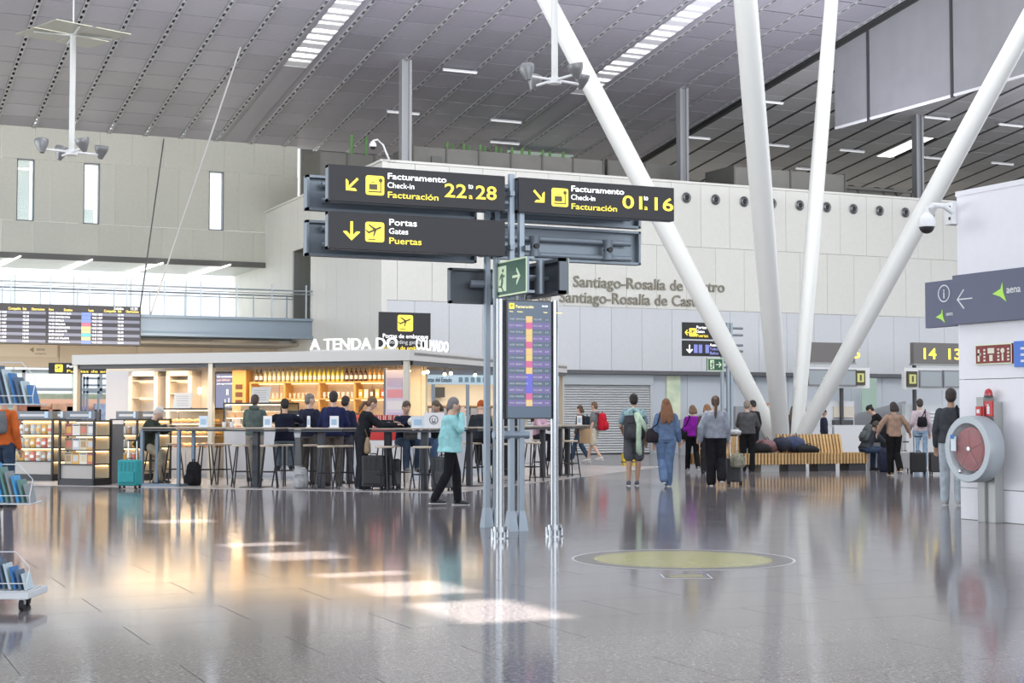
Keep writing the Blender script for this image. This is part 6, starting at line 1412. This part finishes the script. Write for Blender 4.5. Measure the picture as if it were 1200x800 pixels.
# --- denim woman
pr, P_, k = person('long haired woman in blue denim shirt and wide jeans walking away', g(781,570), 1.70, 0, (.15,.22,.36), (.15,.23,.38), shoes=(.35,.32,.28), hair=(.22,.10,.045), hairstyle='long', near_=True, loose=.014, pose=dict(knl=(.08,-.10,.53), anl=(.06,.12,.16), knr=(-.06,-.06,.50), anr=(-.04,-.10,.09), wrr=(-.26,-.06,.90)))
shoulder_bag(pr, P_, k, 'dark leather shoulder bag on the woman in denim', (.035,.03,.035), .27, .06, .86, w=.28, h=.26, d=.14, sh=(.12,.03,1.46), sub=.4)
# --- purple woman & companions
pr, P_, k = person('short haired woman in purple jacket and black trousers walking away', g(812,553), 1.62, -5, (.26,.02,.34), (.012,.012,.014), shoes=(.3,.3,.3), hair=(.20,.12,.07), hairstyle='bob', pose=dict(**WALK_L))
shoulder_bag(pr, P_, k, 'black shoulder bag on the woman in purple', (.015,.015,.018), .22, .02, .84, w=.26, h=.26, sh=(.10,.03,1.46))
pr, P_, k = person('woman in pale grey sweatshirt with long ponytail pulling a cabin case', g(839,569), 1.76, 4, (.33,.36,.42), (.018,.018,.022), shoes=(.05,.05,.07), hair=(.09,.055,.035), hairstyle='ponytail', near_=True, loose=.02, pose=dict(knl=(.09,-.02,.50), anl=(.09,-.02,.09), knr=(-.10,-.06,.52), anr=(-.10,.16,.17), wrl=(.30,.02,.86), ell=(.27,.04,1.12)), wide=1.12)
c0 = g(861,568)
suitcase('black and grey cabin case pulled by the woman with the ponytail', (.06,.065,.07), c0, heading(20), .30, .48, .22, .50)
r = thing('soft_bag', 'patterned olive bag strapped on the cabin case', 'bag', (c0[0]-.03, c0[1]-.16, .35), heading(10)); MB().chain([(0,0,0),(0,0,.05),(0,0,.2),(0,0,.28)],[(.12,.06),(.15,.09),(.15,.08),(.08,.04)],14).build('bag_body', mat((.16,.17,.10),.8,noise=(.35,.33,.28),nscale=18), r, smooth=True); MB().chain([(-.05,0,.26),(0,0,.34),(.05,0,.26)],[.007]*3,6).build('handle', M['black'], r)
person('person with ginger hair mostly hidden behind the grey sweatshirt', g(829,555), 1.64, 0, (.10,.07,.08), (.03,.03,.03), hair=(.30,.16,.08), hairstyle='bob')
pr, P_, k = person('short haired man in dark grey jacket and black trousers standing by the bench end', g(876,553), 1.74, 10, (.10,.10,.105), (.014,.014,.016), hair=(.28,.24,.20), pose=dict(wrl=(.10,-.30,1.10), ell=(.22,-.10,1.12), wrr=(-.16,-.34,1.02), elr=(-.26,-.10,1.10)), wide=1.12, loose=.01)
person('man in black cap and black jacket facing the bench, behind the grey jacket', g(883,546), 1.78, -40, (.02,.02,.024), (.02,.02,.024), hair=(.015,.018,.025), hairstyle='cap', pose=dict(wrl=(.12,-.32,1.10), ell=(.24,-.12,1.12)))
p_ = on_f(862, 505, 36.5); 
r = thing('travel_pillow', 'white rolled jacket carried by the man in the dark grey jacket', 'jacket', (p_.x, p_.y, .95), heading(10)); MB().chain([(-.12,0,0),(0,-.02,.03),(.12,0,.02)],[.05,.07,.05],12).build('rolled_cloth', cloth((.62,.63,.64)), r, smooth=True); MB().chain([(-.02,-.0,.09),(-.01,-.01,.12),(.03,-.0,.09)],[.01]*3,6).build('cord', M['dark'], r)
# --- beyond the columns
person('long haired woman standing beyond the column feet', g(930,537), 1.66, 10, (.10,.10,.11), (.05,.05,.06), hair=(.13,.08,.05), hairstyle='long')
person('man in dark navy shirt standing beyond the bench, near the desk', g(966,537), 1.55, 90, (.03,.035,.06), (.04,.04,.05), skin='tan', hair=(.05,.04,.03))
# --- right group
pr, P_, k = person('traveller in dark grey coat and jeans sitting bent forward on the bench end', (0,0,0), 1.74, 60, (.045,.05,.06), (.05,.075,.13), hair=(.06,.045,.035), skin='tan', pose=dict(seat=.45, lean=30, foot=.0, wrl=(.10,-.60,.72), ell=(.2,-.36,.74), wrr=(-.10,-.58,.70), elr=(-.24,-.34,.74)), coat=.02)
q = on_z(1014,551); pr.location = (q.x, q.y, 0)
worn = on_person(pr, P_, k, 0, .06, .72); backpack('grey backpack worn by the traveller bent forward on the bench', (.10,.115,.12), worn, pr.rotation_euler.z+PI, .30, .46, .17, lean=-28)
person('person in black top bending over bags behind the bench end', g(1036,545), 1.74, -75, (.012,.013,.016), (.02,.02,.025), hair=(.015,.012,.012), hairstyle='bun', pose=dict(lean=30, wrl=(.14,-.50,.95), ell=(.2,-.32,1.06)))
pr, P_, k = person('curly haired woman in tan jacket and black trousers walking away with a case', g(1048,557), 1.68, -8, (.40,.27,.20), (.014,.013,.014), shoes=(.30,.18,.08), hair=(.05,.035,.03), hairstyle='bob', near_=True, loose=.008, pose=dict(knl=(.07,-.06,.51), anl=(.05,-.08,.09), knr=(-.08,-.04,.52), anr=(-.07,.18,.18), wrl=(.36,-.06,1.02), ell=(.30,.0,1.20), wrr=(-.38,-.02,1.02), elr=(-.30,.02,1.20)))
suitcase('black cabin case behind the woman in the tan jacket', (.02,.02,.022), g(1076,556), heading(8), .36, .46, .24, .42)
suitcase('pale grey cabin case left of the black one near the white block', (.42,.42,.42), g(1060,552), heading(-10), .30, .42, .22, .30)
pr, P_, k = person('man in pale pink shirt and light jeans with a black crossbody bag', g(1079,548), 1.80, 12, (.62,.52,.56), (.30,.42,.55), hair=(.06,.045,.04), pose=dict(wrl=(.24,-.16,.98)))
shoulder_bag(pr, P_, k, 'small black crossbody bag on the man in the pale pink shirt', (.015,.015,.018), -.04, .17, 1.02, w=.26, h=.26, d=.10, sh=(-.12,.06,1.46))
pr, P_, k = person('man in dark grey jacket and pale jeans half hidden behind the white block', g(1116,592), 1.80, 20, (.07,.075,.085), (.50,.57,.62), shoes=(.45,.45,.47), skin='tan', hair=(.06,.045,.04), near_=True, pose=dict(wrr=(-.24,-.05,.90)), wide=1.1)
shoulder_bag(pr, P_, k, 'large dark bag hanging at the side of the man by the white block', (.03,.04,.06), -.30, .06, .82, w=.34, h=.46, d=.18, sh=(-.08,.05,1.47))
suitcase('dark suitcase of the man half hidden by the white block', (.05,.05,.055), g(1098,556), heading(0), .34, .46, .24, .0)
backpack('dark blue bag with white straps on the floor beside the bench end', (.03,.035,.06), g(1036,553), heading(100), .36, .58, .26, strap=False)
person('distant person in dark clothes left behind the first goods rack', g(70,531), 1.70, 120, (.05,.045,.05), (.04,.04,.05), hair=(.08,.05,.04), hairstyle='long')
person('distant person in brown clothes behind the orange jacket', g(45,534), 1.72, 90, (.22,.10,.06), (.06,.05,.05), hair=(.12,.07,.05))
# ================================================================ SLATTED BENCH
ba_, bb_ = on_z(890,553), on_z(1020,551)
# seat front runs between these points; bend away at the left end
bn = thing('slatted_bench', 'long curved bench of pale plywood fins with backrest, in front of the white tubes', 'bench', (ba_.x, ba_.y, 0))
dirv = (bb_-ba_); Lb = dirv.length; dirv.normalize(); ang = math.atan2(dirv.y, dirv.x)
ply = mat((.62,.42,.20), .45, noise=(.50,.32,.14), nscale=9, objvar=.12)
def fin(back):
    if back: pr_ = [(0,.18),(0,.45),(.40,.43),(.52,.90),(.60,.90),(.57,.40),(.50,.22),(.46,.18)]
    else: pr_ = [(0,.18),(0,.45),(.60,.44),(.60,.30),(.52,.18)]
    m = MB(); n = len(pr_); vs = [(-.027, y, z) for y, z in pr_]+[(.027, y, z) for y, z in pr_]
    return m.add(vs, [tuple(range(n)), tuple(range(2*n-1, n-1, -1))]+[(i,i+n,(i+1)%n+n,(i+1)%n) for i in range(n)])
f1 = fin(True).build('slat', ply, bn, rz=ang); f2 = fin(False).build('slat', ply, bn, rz=ang); fu = [False, False]
nf = int(Lb/.092)
for i in range(nf):
    d = Lb*i/nf; px = pix(tuple(ba_+dirv*d))[0]; bk = 924 < px < 1001
    o = f1 if bk else f2; k = 0 if bk else 1; p = dirv*d
    if not fu[k]: o.location = p; fu[k] = True
    else: inst(o, 'slat', bn, p, (0,0,ang))
# curved left end with backrest
cen = Vector((-math.sin(ang), math.cos(ang), 0))*1.6
for i in range(1, 22):
    a = -i*.055; v = Matrix.Rotation(a, 3, 'Z') @ (-cen) + cen
    inst(f1 if i > 2 else f2, 'slat', bn, v, (0,0,ang+a))
nrm = Vector((-dirv.y, dirv.x, 0))
for d in (.35, Lb*.35, Lb*.62, Lb*.9):
    c_ = dirv*d+nrm*.3; MB().box((c_.x,c_.y,.09),(.5,.42,.18), rz=ang).build('foot_block', mat((.45,.45,.44),.5) if d in (.35,) else M['dark'], bn)
for yy, zz in ((.18,.33),(.46,.33)):
    p0 = nrm*yy+Vector((0,0,zz)); p1 = p0+dirv*Lb; MB().chain([p0,p1],[.02,.02],8).build('tie_rod', M['dark'], bn)
def on_bench(px, off, z=.452): 
    best = min((abs(pix(tuple(ba_+dirv*(Lb*i/200)))[0]-px), i) for i in range(-20, 201))[1]; v = ba_+dirv*(Lb*best/200)+nrm*off; return (v.x, v.y, z)
for nm_, lb, px, off, col, (w, d, h) in (('coat','folded dusty pink and grey coat on the left of the bench',906,.3,(.25,.13,.14),(.26,.26,.34)),('travel_bag','black travel bag on the left of the bench',897,.18,(.015,.015,.018),(.26,.2,.26)),('travel_bag','dark navy rounded bag in the middle of the bench',923,.25,(.03,.035,.06),(.15,.2,.40)),('travel_bag','blue rucksack lying against the backrest',940,.32,(.06,.08,.16),(.22,.2,.42)),('travel_bag','flat black shoulder bag at the front of the bench',950,.12,(.015,.018,.022),(.30,.16,.20))):
    r = thing(nm_, lb, 'coat' if nm_ == 'coat' else 'bag', on_bench(px, off), ang)
    MB().chain([(-w,0,h*.35),(-w*.7,0,h*.5),(0,.02,h*.5),(w*.6,0,h*.42),(w,0,h*.25)], [(h*.3,h*.3),(h*.5,h*.46),(h*.52,h*.5),(h*.48,h*.42),(h*.26,h*.25)], 14, side=(0,1,0)).build('bag_body' if nm_ != 'coat' else 'folded_cloth', mat(col,.85,vary=.4,bump=.8,bscale=14,nscale=6), r, smooth=True)
    MB().chain([(-w*.4,0,h*.85),(0,-.04,h*1.15),(w*.4,0,h*.8)],[.012]*3,8).build('handle' if nm_ != 'coat' else 'sleeve', cloth(tuple(min(1,c*1.6+.02) for c in col)), r, smooth=True)
for px, lb in ((890,'dark rucksack on the floor under the left bench end'),(936,'black bag on the floor under the middle of the bench')):
    backpack(lb, (.02,.02,.024), g(px,550), heading(170), .32, .26, .2, strap=False)
# ================================================================ LEAFLET RACK at the left edge
lr_p = on_z(-30, 716); RKF = 11.0
lr = thing('leaflet_rack', 'white wire leaflet rack on castors cut by the left edge', 'leaflet rack', (lr_p.x, lr_p.y, 0), heading(0)+PI)
# local x to the right of the picture, local -y towards the camera
wr_m = mat((.60,.63,.66), .35)
def xr(px): return (px+30)/FPX*RKF
MB().span(-.7,xr(33),-.02,.45,.085,.135).build('base_tray', wr_m, lr, bevel=.006)
MB().span(-.35,-.29,.3,.36,.1,1.75).span(-.45,-.39,.3,.36,.1,1.75).build('upright', wr_m, lr)
for x, y in ((xr(24),.03),(xr(12),.38),(-.6,.03)): 
    MB().cyl((x-.015,y,.042),(x+.015,y,.042),.042,n=16).build('castor', M['rubber'], lr); MB().span(x-.02,x+.02,y-.02,y+.02,.045,.09).build('castor_fork', M['steel'], lr)
lc = [((.03,.16,.40),'blue'),((.22,.25,.27),'grey'),((.45,.55,.60),'pale'),((.10,.22,.20),'dark green'),((.08,.13,.20),'navy'),((.04,.28,.55),'bright blue')]
for ti, (zb_, px_r, hh, n) in enumerate(((1.47,36,.31,7),(.76,34,.27,7),(.14,32,.25,6))):
    xr_ = xr(px_r); tname = ('top','middle','bottom')[ti]
    m = MB(); zf = zb_
    # wire side frame: front edge low, back edge high
    m.chain([(xr_,-.02,zf),(xr_,-.04,zf+.05),(xr_-.04,.16,zf+hh*.62),(xr_-.20,.34,zf+hh)], [.0035]*4, 6)
    m.chain([(-.6,-.02,zf),(xr_,-.02,zf)], [.005]*2, 6); m.chain([(xr_,-.02,zf),(xr_-.03,.34,zf)], [.005]*2, 6); m.chain([(-.6,.34,zf+hh),(xr_-.20,.34,zf+hh)], [.005]*2, 6); m.chain([(-.6,-.04,zf+.06),(xr_,-.04,zf+.06)], [.004]*2, 6)
    for q_ in range(9): m.chain([(xr_-.05*q_,-.02,zf),(xr_-.03-.05*q_,.34,zf)], [.003]*2, 4)
    m.build('wire_tray', wr_m, lr)
    MB().span(-.6,xr_-.01,-.0,.34,zf-.006,zf).build('tray_floor', mat((.55,.6,.62),.3,alpha=.6), lr)
    for i in range(n):
        c_, cn = lc[(i*2+ti) % 6]; x = xr_-.035-.045*i; h_ = .14+.03*i if ti != 2 else .12+.022*i
        w2 = Matrix.Translation(lr.location) @ lr.rotation_euler.to_matrix().to_4x4() @ Vector((x, .08+.02*i, zf+.002))
        t = thing('leaflet', '%s leaflet on the %s tray of the wire rack, %s from the right' % (cn, tname, ords[i]), 'leaflet', w2, lr.rotation_euler.z, 'leaflets in the wire rack')
        mm = Matrix.Rotation(-.28, 3, 'Y') @ Matrix.Rotation(-.1, 3, 'X')
        MB().box((0,.06,h_/2), (.012,.16,h_), m=None).build('leaflet_pages', mat((.75,.75,.75),.6), t)
        MB().box((.008,.06,h_/2), (.003,.162,h_)).build('leaflet_cover', mat(c_,.4), t); MB().box((0,-.022,h_/2), (.014,.003,h_)).build('leaflet_spine', mat(c_,.4), t)
        t.rotation_euler = (0,-.25,lr.rotation_euler.z)
finish_text()
